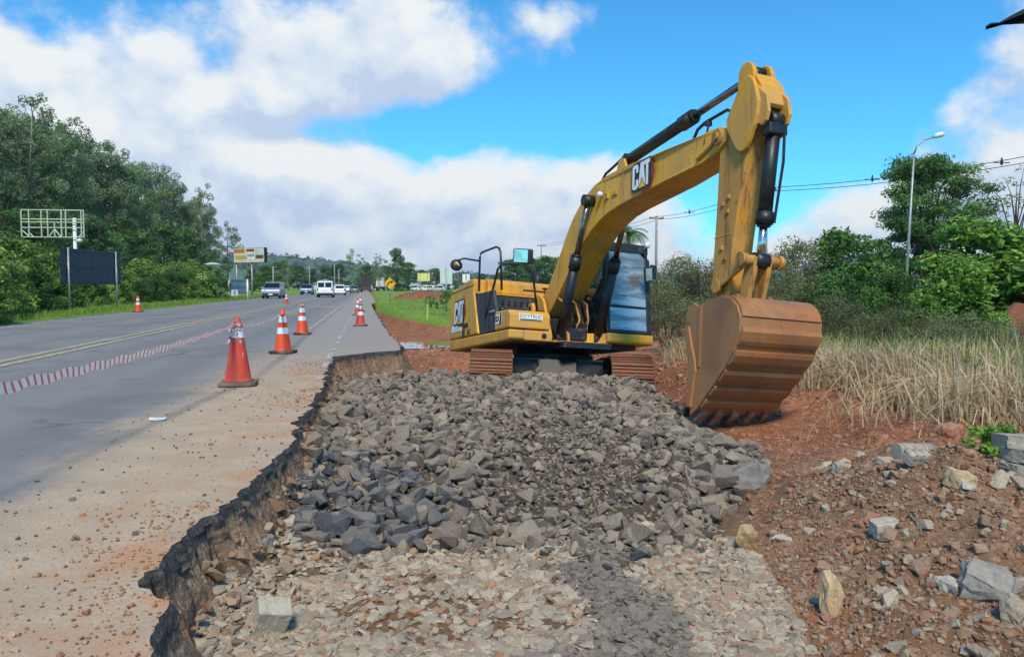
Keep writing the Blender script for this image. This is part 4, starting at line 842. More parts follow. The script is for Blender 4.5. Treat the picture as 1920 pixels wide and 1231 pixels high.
    for (f0, f1) in ((.18, .325), (.375, .465), (.50, .585), (.625, .70), (.74, .81), (.845, .905)):
        outer, inner = [], []
        for q in range(5):
            p_, t_ = at(tot * (f0 + (f1 - f0) * q / 4)); nrm = Vector((-t_.z, 0, t_.x)); nrm = nrm if nrm.dot(p_ - Vector((5.8, 0, .9))) > 0 else -nrm
            h = .034 if 0 < q < 4 else .022
            outer.append(((p_ + nrm * h).x, (p_ + nrm * h).z)); inner.append(((p_ - nrm * .005).x, (p_ - nrm * .005).z))
        k = MB(); k.prism(outer + inner[::-1], -W2 + .005, W2 - .005); k.build('wear_plate', M['bucket'], bk)
    k = MB(); k.prism([(5.75, .16), (5.60, .03), (5.44, -.10), (5.46, -.06), (5.58, .05), (5.72, .17)], -W2, W2); k.build('cutting_lip', M['tooth'], bk)
    for q in range(5):
        y = -W2 + .09 + q * (2 * W2 - .18) / 4
        k = MB(); k.prism([(5.62, .07), (5.58, -.07), (5.42, -.19), (5.26, -.25), (5.36, -.10), (5.47, .0)], y - .05, y + .05); k.bevel(.014, 2); k.build('bucket_tooth', M['tooth'], bk)
    return root
excavator()
#--PART3--
# ------------------------------------------------------------------ stones, clods and rubble
def hull(n, seed, squash=(1, .8, .55), power=.35):
    r = np.random.default_rng(seed); bm = bmesh.new()
    for k in range(n):
        d = r.normal(size=3); d /= np.linalg.norm(d); d = np.sign(d) * np.abs(d) ** power * (.72 + .28 * r.random()); bm.verts.new(d * np.array(squash) * .5 / .8)
    res = bmesh.ops.convex_hull(bm, input=bm.verts); bmesh.ops.delete(bm, geom=[v for v in bm.verts if not v.link_faces], context='VERTS')
    bmesh.ops.triangulate(bm, faces=bm.faces); bm.verts.index_update()
    V = np.array([v.co[:] for v in bm.verts]); Fc = np.array([[v.index for v in f.verts] for f in bm.faces]); bm.free(); return V, Fc
ANG = [hull(14 + s % 6, 100 + s, (1, .62 + .3 * random.random(), .45 + .3 * random.random()), .55) for s in range(26)]     # angular broken rock
FLAT = [hull(15 + s % 4, 300 + s, (1, .68 + .3 * random.random(), .28 + .12 * random.random()), .75) for s in range(20)]    # flat gravel
ROUND = [hull(12, 500 + s, (1, .85, .7), .8) for s in range(12)]                # clods

def rotm(n, tilt):
    yaw = rng.uniform(0, 2 * np.pi, n); a = rng.normal(0, tilt, n); b = rng.normal(0, tilt, n)
    cy, sy, ca, sa, cb, sb = np.cos(yaw), np.sin(yaw), np.cos(a), np.sin(a), np.cos(b), np.sin(b); z = np.zeros(n); o = np.ones(n)
    Rz = np.stack([np.stack([cy, -sy, z], -1), np.stack([sy, cy, z], -1), np.stack([z, z, o], -1)], 1)
    Rx = np.stack([np.stack([o, z, z], -1), np.stack([z, ca, -sa], -1), np.stack([z, sa, ca], -1)], 1)
    Ry = np.stack([np.stack([cb, z, sb], -1), np.stack([z, o, z], -1), np.stack([-sb, z, cb], -1)], 1)
    return Rz @ Rx @ Ry
def mass(name, P, S, variants, mat, tilt=.4, lv=None):
    """many stones joined into one mesh, a tone value for each stone"""
    n = len(P); which = rng.integers(0, len(variants), n); R_ = rotm(n, tilt); lv = rng.random(n) if lv is None else lv
    VV, FF, AA, base = [], [], [], 0
    for k, (V, Fc) in enumerate(variants):
        i = np.where(which == k)[0]
        if not len(i): continue
        W = np.einsum('nij,vj->nvi', R_[i], V) * S[i, None, None] + P[i, None, :]
        m = len(V); VV.append(W.reshape(-1, 3)); FF.append((Fc[None] + (base + np.arange(len(i)) * m)[:, None, None]).reshape(-1, 3)); AA.append(np.repeat(lv[i], m)); base += m * len(i)
    me = np_mesh(name, np.concatenate(VV), np.concatenate(FF), attr=np.concatenate(AA)); o = obj(name, me, mat); tag(o, kind='stuff'); return o
def scatter(poly, n, reject=None):
    q = np.array(poly); lo, hi = q.min(0), q.max(0); out = np.zeros((0, 2))
    while len(out) < n:
        c = rng.uniform(lo, hi, (n * 2, 2)); k = poly_in(c[:, 0], c[:, 1], poly)
        if reject is not None: k &= ~reject(c)
        out = np.concatenate([out, c[k]])
    return out[:n]

ROCK_TONES = [lin(84, 78, 72), lin(118, 107, 95), lin(140, 127, 110), lin(104, 94, 84), lin(154, 140, 121), lin(92, 82, 74)]
DARK_TONES = [lin(72, 74, 78), lin(90, 91, 93), lin(62, 63, 66), lin(102, 100, 98)]
PALE_TONES = [lin(164, 148, 124), lin(188, 174, 150), lin(140, 122, 100), lin(178, 166, 146), lin(122, 106, 88)]
RED_TONES = [lin(140, 90, 64), lin(166, 112, 82), lin(114, 74, 56), lin(180, 134, 102), lin(126, 90, 68)]
M['rock'] = stone_mat('broken_rock', ROCK_TONES); M['rock_l'] = stone_mat('broken_rock_mass', ROCK_TONES, lv=True)
M['rock_dark'] = stone_mat('dark_broken_rock', DARK_TONES); M['rock_dark_l'] = stone_mat('dark_rock_mass', DARK_TONES, lv=True)
M['pale'] = stone_mat('pale_stone', PALE_TONES); M['pale_l'] = stone_mat('pale_gravel_mass', PALE_TONES + [lin(176, 128, 92)], lv=True)
M['track_l'] = stone_mat('dark_gravel_mass', [lin(98, 90, 82), lin(116, 107, 96), lin(84, 76, 70), lin(132, 120, 104)], lv=True)
M['clod_l'] = stone_mat('soil_clods', RED_TONES, lv=True); M['clod'] = stone_mat('soil_clod', RED_TONES)
M['asphalt_chunk'] = stone_mat('asphalt_chunk', [lin(44, 44, 46), lin(62, 60, 60), lin(52, 50, 50), lin(80, 74, 70)])
M['spoil_l'] = stone_mat('spoil_mass', [lin(124, 92, 70), lin(150, 122, 96), lin(108, 76, 58), lin(166, 146, 122), lin(132, 104, 84)], lv=True)

def chip(V, Fc, seed):
    """rubble rock with broken faces and knocked-off corners"""
    from mathutils import noise as mn
    bm = bmesh.new(); vs = [bm.verts.new(v) for v in V]
    for f in Fc: bm.faces.new([vs[i] for i in f])
    bmesh.ops.bevel(bm, geom=list(bm.verts), offset=.05, segments=1, affect='VERTICES'); bmesh.ops.triangulate(bm, faces=bm.faces); bmesh.ops.subdivide_edges(bm, edges=[e for e in bm.edges if e.calc_length() > .28], cuts=1); bmesh.ops.triangulate(bm, faces=bm.faces)
    for v in bm.verts: v.co += v.co.normalized() * (mn.noise(v.co * 3 + Vector((seed * 2.3, 0, 0))) * .07 + mn.noise(v.co * 9 + Vector((0, seed * 1.7, 0))) * .03)
    me = bpy.data.meshes.new('rubble_rock'); bm.to_mesh(me); bm.free(); return me
def stones():
    # --- rubble layer
    n = 7500; xy = scatter(ROCK, n); d = xy[:, 1]
    fine = soft_in(xy[:, 0], xy[:, 1], [tuple(G(a, b, -.38).xy) for a, b in [(900, 800), (880, 960), (1060, 1010), (1300, 960), (1260, 860), (1120, 790)]], .4)
    S = np.exp(rng.normal(math.log(.080), .45, n)) * (1 - .45 * fine); S = np.clip(S, .025, .22)
    dark = soft_in(xy[:, 0], xy[:, 1], [tuple(G(a, b, -.38).xy) for a, b in [(530, 900), (540, 1020), (800, 1020), (860, 960), (800, 890), (640, 870)]], .15)
    S = S * (1 + .18 * dark); Z = ground_z(xy[:, 0], xy[:, 1]) + S * .12 + rng.uniform(0, .05, n) * (rng.random(n) < .4)
    P = np.c_[xy, Z]; isdark = rng.random(n) < np.maximum(dark * .7, .04)
    # a row of larger rocks closes the front of the layer
    fr_px = [(560, 1000, .15), (600, 985, .13), (640, 1000, .15), (668, 962, .14), (720, 992, .16), (762, 1004, .15), (820, 1004, .14), (862, 1002, .13), (905, 1000, .15), (1012, 985, .11), (1060, 968, .10), (1125, 985, .13), (1172, 1008, .13), (1285, 1005, .12), (1255, 968, .11), (1330, 955, .13), (1095, 912, .12), (1240, 930, .12), (610, 915, .13), (640, 945, .15), (585, 940, .14), (715, 930, .14), (765, 955, .13), (835, 905, .14), (1300, 905, .15), (1350, 905, .14), (1375, 950, .12)]
    FP = []; FS = []; FD = []
    for a, b, s in fr_px:
        g = G(a, b, -.42); FP.append((g.x, g.y, float(ground_z(g.x, g.y)) + s * .22)); FS.append(s * 1.0); FD.append(a < 800)
    ex = scatter([tuple(G(a, b, -.45).xy) for a, b in [(560, 1005), (590, 1045), (900, 1050), (1100, 1075), (1330, 1040), (1330, 995)]], 170)
    for e_ in ex: s = float(np.clip(np.exp(rng.normal(math.log(.055), .4)), .025, .12)); FP.append((e_[0], e_[1], float(ground_z(e_[0], e_[1])) + s * .12)); FS.append(s); FD.append(rng.random() < .25)
    P = np.concatenate([P, FP]); S = np.r_[S, FS]; isdark = np.r_[isdark, FD]
    app = S / np.maximum(P[:, 1], 1) * (1 + (rng.random(len(S)) - .5) * .3)
    app[np.abs(P[:, 0] / P[:, 1]) > .7] = 0
    order = np.argsort(-app); big = order[:300]; rest = order[300:]
    mesh_r = []; mesh_d = []
    for k, (V, Fc) in enumerate(ANG):
        for lst, mt in ((mesh_r, M['rock']), (mesh_d, M['rock_dark'])):
            me = chip(V, Fc, k); me.materials.append(mt); lst.append(me)
    for i in big:
        dk = bool(isdark[i]); o = obj('dark_rubble_rock' if dk else 'rubble_rock', (mesh_d if dk else mesh_r)[random.randrange(len(ANG))]); o.location = P[i]; o.scale = (S[i],) * 3
        o.rotation_euler = (random.gauss(0, .45), random.gauss(0, .45), random.uniform(0, 6.28))
        x_, y_ = P[i][0], P[i][1]
        where = 'in the front row facing the pale gravel' if y_ < 5.35 else ('close before the excavator tracks' if y_ > 9.5 else ('on the right side of the layer towards the bucket' if x_ > .9 else ('on the left side under the broken road edge' if x_ < -.9 else 'in the middle of the layer')))
        size_ = 'large' if S[i] > .17 else 'medium'
        if dk: tag(o, size_ + ' dark blue-grey rock ' + where, 'rock', 'dark rocks of the rubble layer')
        else: tag(o, size_ + ' brown-grey angular rock ' + where, 'rock', 'rocks of the rubble layer')
    for flag, nm, mt in ((False, 'rubble', M['rock_l']), (True, 'dark_rubble', M['rock_dark_l'])):
        q = rest[isdark[rest] == flag]; mass(nm, P[q], S[q], ANG, mt, .5)
    # fines between the rocks
    xy = scatter(ROCK, 14000); S = rng.uniform(.012, .045, len(xy)); mass('rubble_fines', np.c_[xy, ground_z(xy[:, 0], xy[:, 1]) + S * .15], S, ANG, stone_mat('rubble_fines', [lin(110, 94, 78), lin(134, 114, 92), lin(92, 82, 72), lin(146, 122, 96), lin(118, 108, 98)], lv=True), .6)
    # --- pale gravel bed and the darker wheel track through it
    n = 16000; xy = scatter([p for p in BED if True], n); xy[:, 1] = np.maximum(xy[:, 1], 2.0)
    tr = soft_in(xy[:, 0] + (fbm(xy[:, 0] * 3, xy[:, 1] * 3, 3, 2) - .5) * .5, xy[:, 1], TRACK, .10); intr = rng.random(n) < tr
    bare = fbm(xy[:, 0] * 1.6, xy[:, 1] * 1.6, 3, 44); keep = (bare > .36) | (rng.random(n) < .3) | intr
    S = np.clip(np.exp(rng.normal(math.log(.044), .42, n)), .014, .10); S = np.where(intr, S * .85, S)
    P = np.c_[xy, ground_z(xy[:, 0], xy[:, 1]) + S * .04]
    vis = keep & (xy[:, 1] > 2.2) & (np.abs(xy[:, 0] / xy[:, 1]) < .7) & ~intr
    app = np.where(vis, S / xy[:, 1], 0); top = np.argsort(-app)[:200]; used = np.zeros(n, bool); used[top] = True
    meshes = [np_mesh('gravel_stone', V, Fc) for V, Fc in FLAT]
    for me in meshes: me.materials.append(M['pale'])
    for i in top:
        o = obj('gravel_stone', random.choice(meshes)); o.location = P[i]; o.scale = (S[i],) * 3; o.rotation_euler = (random.gauss(0, .12), random.gauss(0, .12), random.uniform(0, 6.28))
        tag(o, 'flat pale stone set in the gravel bed in the foreground', 'stone', 'pale stones of the gravel bed')
    q = keep & ~intr & ~used; mass('pale_gravel', P[q], S[q], FLAT, M['pale_l'], .26); q = intr; mass('dark_gravel', P[q], S[q], FLAT, M['track_l'], .22)
    # --- red soil clods and spoil on the right
    right = [(1.0, 2.2), (1.3, 4.0), (1.7, 5.5), (2.2, 7.0), (1.9, 8.6), (3.4, 10.5), (3.0, 14), (5.6, 14), (6.2, 8), (4.5, 3.5), (2.6, 2.1)]
    n = 18000; xy = scatter(right, n); S = np.clip(np.exp(rng.normal(math.log(.019), .6, n)), .006, .11); mass('soil_clods', np.c_[xy, ground_z(xy[:, 0], xy[:, 1]) - S * .08], S, ROUND, M['clod_l'], .6)
    near = [(1.15, 2.2), (1.35, 4.2), (2.0, 5.6), (3.4, 5.6), (4.2, 3.6), (2.6, 2.1)]
    n = 15000; xy = scatter(near, n); S = np.clip(np.exp(rng.normal(math.log(.0165), .5, n)), .006, .075); mass('spoil_gravel', np.c_[xy, ground_z(xy[:, 0], xy[:, 1]) + S * .05], S, ANG + ROUND, M['spoil_l'], .5)
    farx = [(-1.9, 14.4), (-3.4, 22), (-5, 30), (-2.2, 24), (4, 25), (4.6, 14), (3.6, 12.5), (2.3, 12.5), (2.4, 17), (-.9, 17), (-.9, 14)]
    n = 2500; xy = scatter(farx, n); S = np.clip(np.exp(rng.normal(math.log(.07), .5, n)), .02, .25); mass('far_soil_clods', np.c_[xy, ground_z(xy[:, 0], xy[:, 1]) - S * .1], S, ROUND, M['clod_l'], .5)
    # --- mixed pale rubble scattered through the spoil
    qd = [tuple(G(a, b, -.25).xy) for a, b in [(1530, 870), (1900, 900), (2000, 1231), (1560, 1231), (1500, 1050)]]; xy = scatter(qd, 520); cl = fbm(xy[:, 0] * 1.7, xy[:, 1] * 1.7, 2, 91); xy = xy[cl > .46][:300]
    S = np.clip(np.exp(rng.normal(math.log(.050), .45, len(xy))), .02, .13); Z = ground_z(xy[:, 0], xy[:, 1]); tops = np.argsort(-S / xy[:, 1])
    pm = [chip(V, Fc, k) for k, (V, Fc) in enumerate(ANG[:9])]
    for me in pm: me.name = 'spoil_stone'; me.materials.append(stone_mat('spoil_stone', [lin(170, 156, 134), lin(188, 174, 152), lin(150, 126, 100), lin(164, 120, 90), lin(140, 132, 122)]) if 'spoil_stone' not in M else M['spoil_stone']); M.setdefault('spoil_stone', me.materials[0])
    for i in tops[:140]:
        o = obj('spoil_stone', random.choice(pm)); o.location = (xy[i][0], xy[i][1], Z[i] + S[i] * .08); o.scale = (S[i],) * 3; o.rotation_euler = (random.gauss(0, .4), random.gauss(0, .4), random.uniform(0, 6.28))
        tag(o, 'small pale stone half buried in the brown spoil at the lower right', 'stone', 'pale stones in the spoil')
    # --- talus under the broken edge
    P = []; S = []
    for k in range(1500):
        i = random.randrange(len(EP))
        if not (1.9 < EP[i, 1] < 13.3): continue
        off = abs(random.gauss(0, .22)) + .06; p = EP[i] + EN[i] * off; s = math.exp(random.gauss(math.log(.05), .5)); s = min(s, .16)
        P.append((p[0], p[1], max(float(ground_z(p[0], p[1])), -.47) + max(0, .22 - off) * .7 + s * .1)); S.append(s)
    mass('edge_talus', np.array(P), np.array(S), ANG, M['spoil_l'], .5)
    meshes = [np_mesh('asphalt_chunk', V, Fc) for V, Fc in ANG[:8]]
    for me in meshes: me.materials.append(M['asphalt_chunk'])
    cand = [i for i in range(len(EP)) if 2.3 < EP[i, 1] < 13]
    for k in range(38):
        i = cand[int(k / 38 * len(cand))]; p = EP[i] + EN[i] * random.uniform(-.04, .05); s = random.uniform(.035, .09); z = random.uniform(-.13, -.03)
        o = obj('asphalt_chunk', random.choice(meshes)); o.location = (p[0], p[1], z); o.scale = (s, s, s * .55); o.rotation_euler = (random.gauss(0, .5), random.gauss(0, .5), random.uniform(0, 6.28))
        tag(o, 'black broken asphalt lump hanging in the cut road edge', 'asphalt', 'lumps along the broken road edge')
    # --- crumbs on the dusty shoulder
    P = []; S = []
    for k in range(520):
        t = random.uniform(-2.0, -.1); y = 2.2 + abs(random.gauss(0, 4.5)); 
        p = RD(t - .0, y); 
        j = np.argmin(np.hypot(EP[:, 0] - p.x, EP[:, 1] - p.y)); 
        if np.dot(np.array([p.x, p.y]) - EP[j], EN[j]) > -.05: continue
        s = min(.05, math.exp(random.gauss(math.log(.012), .45))); P.append((p.x, p.y, s * .15 + .003)); S.append(s)
    mass('shoulder_crumbs', np.array(P), np.array(S), ANG, M['track_l'], .4)
    P = []; S = []
    for k in range(2600):
        i = random.choice(cand); off = -abs(random.gauss(0, .3)); p = EP[i] + EN[i] * off
        if vnoise(np.array([ES[i] * .8]), np.array([.3]), 77)[0] < .42: continue
        s = min(.045, math.exp(random.gauss(math.log(.0105), .5))); P.append((p[0], p[1], s * .1 + .003)); S.append(s)
    mass('edge_soil', np.array(P), np.array(S), ROUND, stone_mat('orange_soil', [lin(186, 138, 100), lin(168, 116, 80), lin(150, 100, 70), lin(196, 160, 128)], lv=True), .5)
stones()

def boulder(name, px, py, z, size, tones, label, seed, squash=(1, .8, .75), cat='rock', rot=None, sink=.14):
    """single stone: hull, then cut and roughened faces"""
    V, Fc = hull(22, seed, squash, .7); bm = bmesh.new(); vs = [bm.verts.new(v) for v in V]
    for f in Fc: bm.faces.new([vs[i] for i in f])
    bmesh.ops.subdivide_edges(bm, edges=list(bm.edges), cuts=3, use_grid_fill=True)
    r = random.Random(seed)
    from mathutils import noise as mn
    off = Vector((seed * 3.7, seed * 1.3, 0))
    for v in bm.verts: v.co += v.co.normalized() * (mn.noise(v.co * 3.2 + off) * .10 + mn.noise(v.co * 8 + off) * .045 + r.uniform(-.008, .008))
    me = bpy.data.meshes.new(name); bm.to_mesh(me); bm.free()
    o = obj(name, me, stone_mat('stone_' + str(seed), tones, bscale=7)); g = G(px, py, z); zz = float(ground_z(g.x, g.y))
    o.location = (g.x, g.y, zz + size * squash[2] * .5 - size * sink); o.scale = (size,) * 3; o.rotation_euler = rot or (r.uniform(-.2, .2), r.uniform(-.2, .2), r.uniform(0, 6.28)); tag(o, label, cat)
grey = [lin(136, 130, 122), lin(150, 144, 134)]; ochre = [lin(178, 146, 106), lin(194, 168, 130)]; rb = [lin(160, 108, 78), lin(148, 96, 70)]; cream = [lin(196, 186, 168), lin(180, 170, 152)]
boulder('boulder', 1405, 905, -.40, .36, [lin(112, 108, 104), lin(122, 116, 112)], 'large dark grey boulder at the right tip of the rubble layer', 1, (1, .8, .62))
boulder('boulder', 1402, 1018, -.42, .17, ochre, 'upright cream rock on the red soil right of the rubble', 2, (.75, .6, 1.0))
boulder('boulder', 1558, 1125, -.38, .20, ochre, 'tall ochre rock standing at the edge of the pale gravel', 3, (.6, .5, 1.1))
boulder('boulder', 1850, 1110, -.26, .23, grey, 'big smooth grey boulder near the lower right corner', 4, (1, .9, .85))
boulder('boulder', 1905, 1150, -.24, .17, [lin(168, 156, 138), lin(150, 136, 118)], 'jagged slab of stone at the right edge below the grey boulder', 5, (1, .5, .8))
boulder('boulder', 1782, 845, -.22, .30, rb, 'flat reddish boulder lying on the red soil before the dry reeds', 6, (1, .7, .5))
boulder('boulder', 1775, 1112, -.3, .13, cream, 'whitish crumbling stone left of the grey boulder', 7, (1, .8, .6))
boulder('boulder', 1795, 1000, -.26, .17, ochre, 'tan stone below the broken roof tiles', 8, (1, .8, .7))
boulder('rubble_stone', 1585, 895, -.3, .12, cream, 'pale stone at the back of the small heap of concrete scraps', 9, (1, .6, .5))
boulder('rubble_stone', 1552, 898, -.3, .10, cream, 'white stone at the left end of the heap of concrete scraps', 10, (.8, .7, .8))
boulder('rubble_stone', 1470, 1015, -.4, .13, cream, 'long pale splinter of stone in the spoil beside the gravel', 11, (1, .35, .3))
boulder('rubble_stone', 1812, 1010, -.25, .08, cream, 'small white chip on the dark soil under the block stack', 12, (1, .8, .5))
boulder('rubble_stone', 480, 1035, -.43, .17, grey, 'pale grey rock on the slope under the broken road edge', 13, (1, .7, .6))
boulder('rubble_stone', 500, 1000, -.4, .15, cream, 'cream rock beside the dark rock heap', 14, (1, .8, .55))
boulder('rubble_stone', 540, 1010, -.43, .12, cream, 'smaller cream rock touching the dark rock heap', 15, (1, .8, .6))
boulder('rubble_stone', 500, 1060, -.45, .13, grey, 'light grey stone at the near side of the pale rock group', 16, (1, .7, .6))
boulder('rubble_stone', 385, 1150, -.44, .12, grey, 'sharp grey stone leaning under the broken edge', 17, (.7, .5, 1.0))
boulder('rubble_stone', 362, 1180, -.44, .11, cream, 'white pointed stone at the foot of the broken edge', 18, (.7, .5, .8))
boulder('rubble_stone', 425, 1135, -.45, .14, grey, 'flat grey slab on the orange soil at the pit side', 19, (1, .7, .35))
boulder('rubble_stone', 1100, 1216, -.47, .07, PALE_TONES, 'rounded pale cobble on the edge of the dark wheel track', 20, (1, .8, .6))

M['block'] = stone_mat('concrete_block', [lin(150, 142, 130), lin(132, 124, 114), lin(164, 154, 140)], bscale=28); M['block_pale'] = stone_mat('pale_block', [lin(186, 176, 158), lin(170, 158, 140)], bscale=28)
def block(name, px, py, z, dims, rot, mat, label, cat, lift=0.0, prof=None):
    k = MB(); k.box((0, 0, 0), dims); bmesh.ops.subdivide_edges(k.bm, edges=list(k.bm.edges), cuts=2, use_grid_fill=True); r = random.Random(px)
    for v in k.bm.verts: v.co += Vector((r.uniform(-1, 1), r.uniform(-1, 1), r.uniform(-1, 1))) * min(dims) * .06
    k.bevel(min(dims) * .06, 1, 40); g = G(px, py, z); o = k.build(name, mat, None, (g.x, g.y, float(ground_z(g.x, g.y)) + dims[2] / 2 - .015 + lift), rot); tag(o, label, cat); return o
block('broken_block', 508, 1195, -.46, (.15, .10, .17), (.5, .25, .5), M['block_pale'], 'broken pale concrete block tilted in the lower left foreground', 'block')
block('broken_block', 1578, 925, -.32, (.11, .09, .09), (.1, .1, .4), M['block_pale'], 'square cream block under the heap of pale scraps', 'block')
block('broken_block', 1665, 915, -.3, (.17, .10, .05), (.2, .1, .3), M['block_pale'], 'thin whitish slab lying alone on the dark red soil', 'slab')
block('broken_block', 1660, 1022, -.3, (.15, .10, .09), (.1, -.1, .1), M['block_pale'], 'rectangular pale concrete block in the spoil, front face showing', 'block')
block('broken_block', 1745, 935, -.28, (.10, .09, .09), (.2, .1, .5), M['block'], 'grey cube of concrete at the right end of the broken pipe', 'block')
block('broken_block', 1820, 940, -.24, (.20, .14, .05), (.15, .2, .4), M['block'], 'tilted grey slab just left of the block stack', 'slab')
k = MB(); k.tube([(-.13, 0, 0), (.13, 0, .0)], .055, 14); 
for x in (-.1, -.03, .05): k.tube([(x, 0, 0), (x + .02, 0, 0)], .06, 14)
g = G(1710, 955, -.3); tag(k.build('broken_pipe', M['block_pale'], None, (g.x, g.y, float(ground_z(g.x, g.y)) + .04), (.1, .05, .2)), 'short piece of pale ribbed concrete pipe in the spoil', 'pipe')
k = MB(); k.box((0, 0, 0), (.15, .08, .05)); 
for x in (-.05, 0, .05): k.tube([(x, -.04, .03), (x, .04, .03)], .024, 8)
g = G(1715, 982, -.3); tag(k.build('ribbed_block', M['block_pale'], None, (g.x, g.y, float(ground_z(g.x, g.y)) + .03), (.4, .05, .25)), 'small ribbed concrete scrap just in front of the broken pipe', 'block')
# leaning stack of blocks at the right edge
r = random.Random(5); sg = G(1962, 985, -.2); zb = float(ground_z(sg.x, sg.y)) - .26
layer_word = ['lowest', 'second', 'third', 'fourth', 'fifth', 'sixth', 'topmost']; zc_ = zb
for lay in range(7):
    hgt = r.uniform(.055, .085)
    for c in range(2):
        k = MB(); d = (r.uniform(.20, .28), r.uniform(.13, .18), hgt); k.box((0, 0, 0), d); bmesh.ops.subdivide_edges(k.bm, edges=list(k.bm.edges), cuts=3, use_grid_fill=True)
        for v in k.bm.verts: v.co += Vector((r.uniform(-1, 1), r.uniform(-1, 1), r.uniform(-1, .6))) * .005
        o = k.build('paving_block', M['block'], None, (sg.x - .02 + c * .27 + lay * .016 + r.uniform(-.05, .05), sg.y + lay * .05 + r.uniform(-.03, .03), zc_ + hgt / 2), (r.uniform(-.05, .05) - .06, r.uniform(-.07, .07), .2 + r.uniform(-.35, .35)))
        tag(o, ('left' if c == 0 else 'right') + ' weathered grey block of the ' + layer_word[lay] + ' layer in the stack at the right edge', 'block', 'stacked paving blocks')
    zc_ += hgt + .002
# ------------------------------------------------------------------ plants
def unit(v): return v / (np.linalg.norm(v, axis=-1, keepdims=True) + 1e-9)
def leaf_cloud(clumps, size, aspect=.5, up=.3, shell=.5, tone=.35, fold=False):
    """clumps: (centre, radii, count); leaf-sized faces through each clump's volume"""
    VV, AA = [], []
    for c, r, n in clumps:
        d = unit(rng.normal(size=(n, 3))); rad = shell + (1 - shell) * rng.random((n, 1)) ** .6
        p = np.array(c) + d * rad * np.array(r)
        nr = unit(d * .55 + rng.normal(size=(n, 3)) * .55 + np.array([0, 0, up])); a = unit(np.cross(nr, rng.normal(size=(n, 3)))); b = np.cross(nr, a)
        s = size * rng.uniform(.6, 1.35, (n, 1)); a = a * s * .5; b = b * s * .5 * aspect
        VV.append(np.stack([p - a, p - b * .9 + a * .1, p + a, p + b * .9 + a * .1], 1).reshape(-1, 3))
        t = np.clip(.5 + rng.normal(0, tone * .6) + rng.normal(0, tone * .5, n), 0, 1); AA.append(np.repeat(t, 4))
    V = np.concatenate(VV); return V, np.arange(len(V)).reshape(-1, 4), np.concatenate(AA)
def leaf_mesh(name, clumps, size, mat, **kw):
    V, Fq, A = leaf_cloud(clumps, size, **kw); me = np_mesh(name, V, Fq, attr=A); me.materials.append(mat); return me
M['bark_pale'] = surf('eucalyptus_bark', lin(150, 140, 122), lin(112, 98, 84), .9, 0, 3, bmp=.3); M['bark'] = surf('brown_bark', lin(96, 78, 62), lin(70, 58, 48), .95, 0, 4, bmp=.4)
M['euc'] = leaf_mat('eucalyptus_leaf', [lin(84, 102, 66), lin(112, 134, 84), lin(138, 158, 104), lin(158, 174, 126)], .4)
M['euc_dark'] = leaf_mat('dark_leaf', [lin(62, 90, 50), lin(86, 120, 62), lin(112, 146, 76)], .35)
M['shrub'] = leaf_mat('shrub_leaf', [lin(78, 104, 46), lin(106, 136, 58), lin(136, 164, 74), lin(166, 182, 96)], .35)
M['bright'] = leaf_mat('bright_leaf', [lin(62, 92, 38), lin(90, 126, 48), lin(118, 154, 62), lin(142, 174, 80)], .35)
M['deep'] = leaf_mat('deep_leaf', [lin(56, 84, 42), lin(78, 112, 52), lin(104, 140, 64)], .35)
M['olive'] = leaf_mat('olive_leaf', [lin(94, 106, 68), lin(118, 126, 84), lin(142, 144, 104), lin(104, 120, 68)], .35)
M['straw'] = leaf_mat('straw', [lin(170, 146, 106), lin(206, 184, 142), lin(224, 206, 172), lin(150, 124, 90)], .35, .8, 0)
M['grassblade'] = leaf_mat('grass_blade', [lin(84, 118, 40), lin(112, 148, 52), lin(140, 164, 74), lin(150, 150, 84)], .3, .7, 0)
M['twig'] = leaf_mat('dry_twig', [lin(122, 108, 88), lin(146, 130, 106), lin(100, 88, 72)], .05, .9)

def eucalyptus(seed, h=25.0, bushy=1.0):
    r = random.Random(seed); cl = []; tr = MB(); x = y = 0.0; pts = []; rad = []
    for k in range(8):
        pts.append((x, y, h * .9 * k / 7)); rad.append(.30 * (1 - .8 * k / 7)); x += r.uniform(-.35, .35); y += r.uniform(-.35, .35)
    tr.tube(pts, rad, 7); z = h * .30; sub = []
    while z < h * .97:
        f = (z - h * .28) / (h * .7); spread = (1.0 + 3.0 * math.sin(min(1, max(0.05, f * 1.02)) * math.pi) ** .7) * bushy; 
        for q in range(3 if f < .85 else 1):
            a = r.uniform(0, 6.28); d = spread * r.uniform(.35, 1.0); c = (d * math.cos(a) + x * f, d * math.sin(a) + y * f, z + r.uniform(-.5, .5)); rr = r.uniform(.75, 1.35) * (1 - .2 * f)
            cl.append((c, (rr, rr, rr * .95), int(150 * rr * rr))); 
            if r.random() < .6: tr.tube([(x * f * .8, y * f * .8, z - 1.6), (c[0] * .6, c[1] * .6, z - .7), c], [.08, .05, .02], 4, False)
        z += r.uniform(.75, 1.25)
    return leaf_mesh('crown', cl, .36, M['euc'], aspect=.5, up=.15, shell=.45, tone=.5), tr
def add_tree(name, meshes, loc, sc, rz, label, cat='tree', group=None):
    o = empty(name, loc, rz); o.scale = (sc if isinstance(sc, tuple) else (sc,) * 3); tag(o, label, cat, group)
    for nm, me in meshes: c = obj(nm, me, None, o)
    return o
EUC = []
for s in range(5):
    cr, tr = eucalyptus(20 + s, 25, 1 + .15 * (s % 3)); t = tr.mesh('trunk'); t.materials.append(M['bark_pale']); EUC.append([('trunk', t), ('crown', cr)])

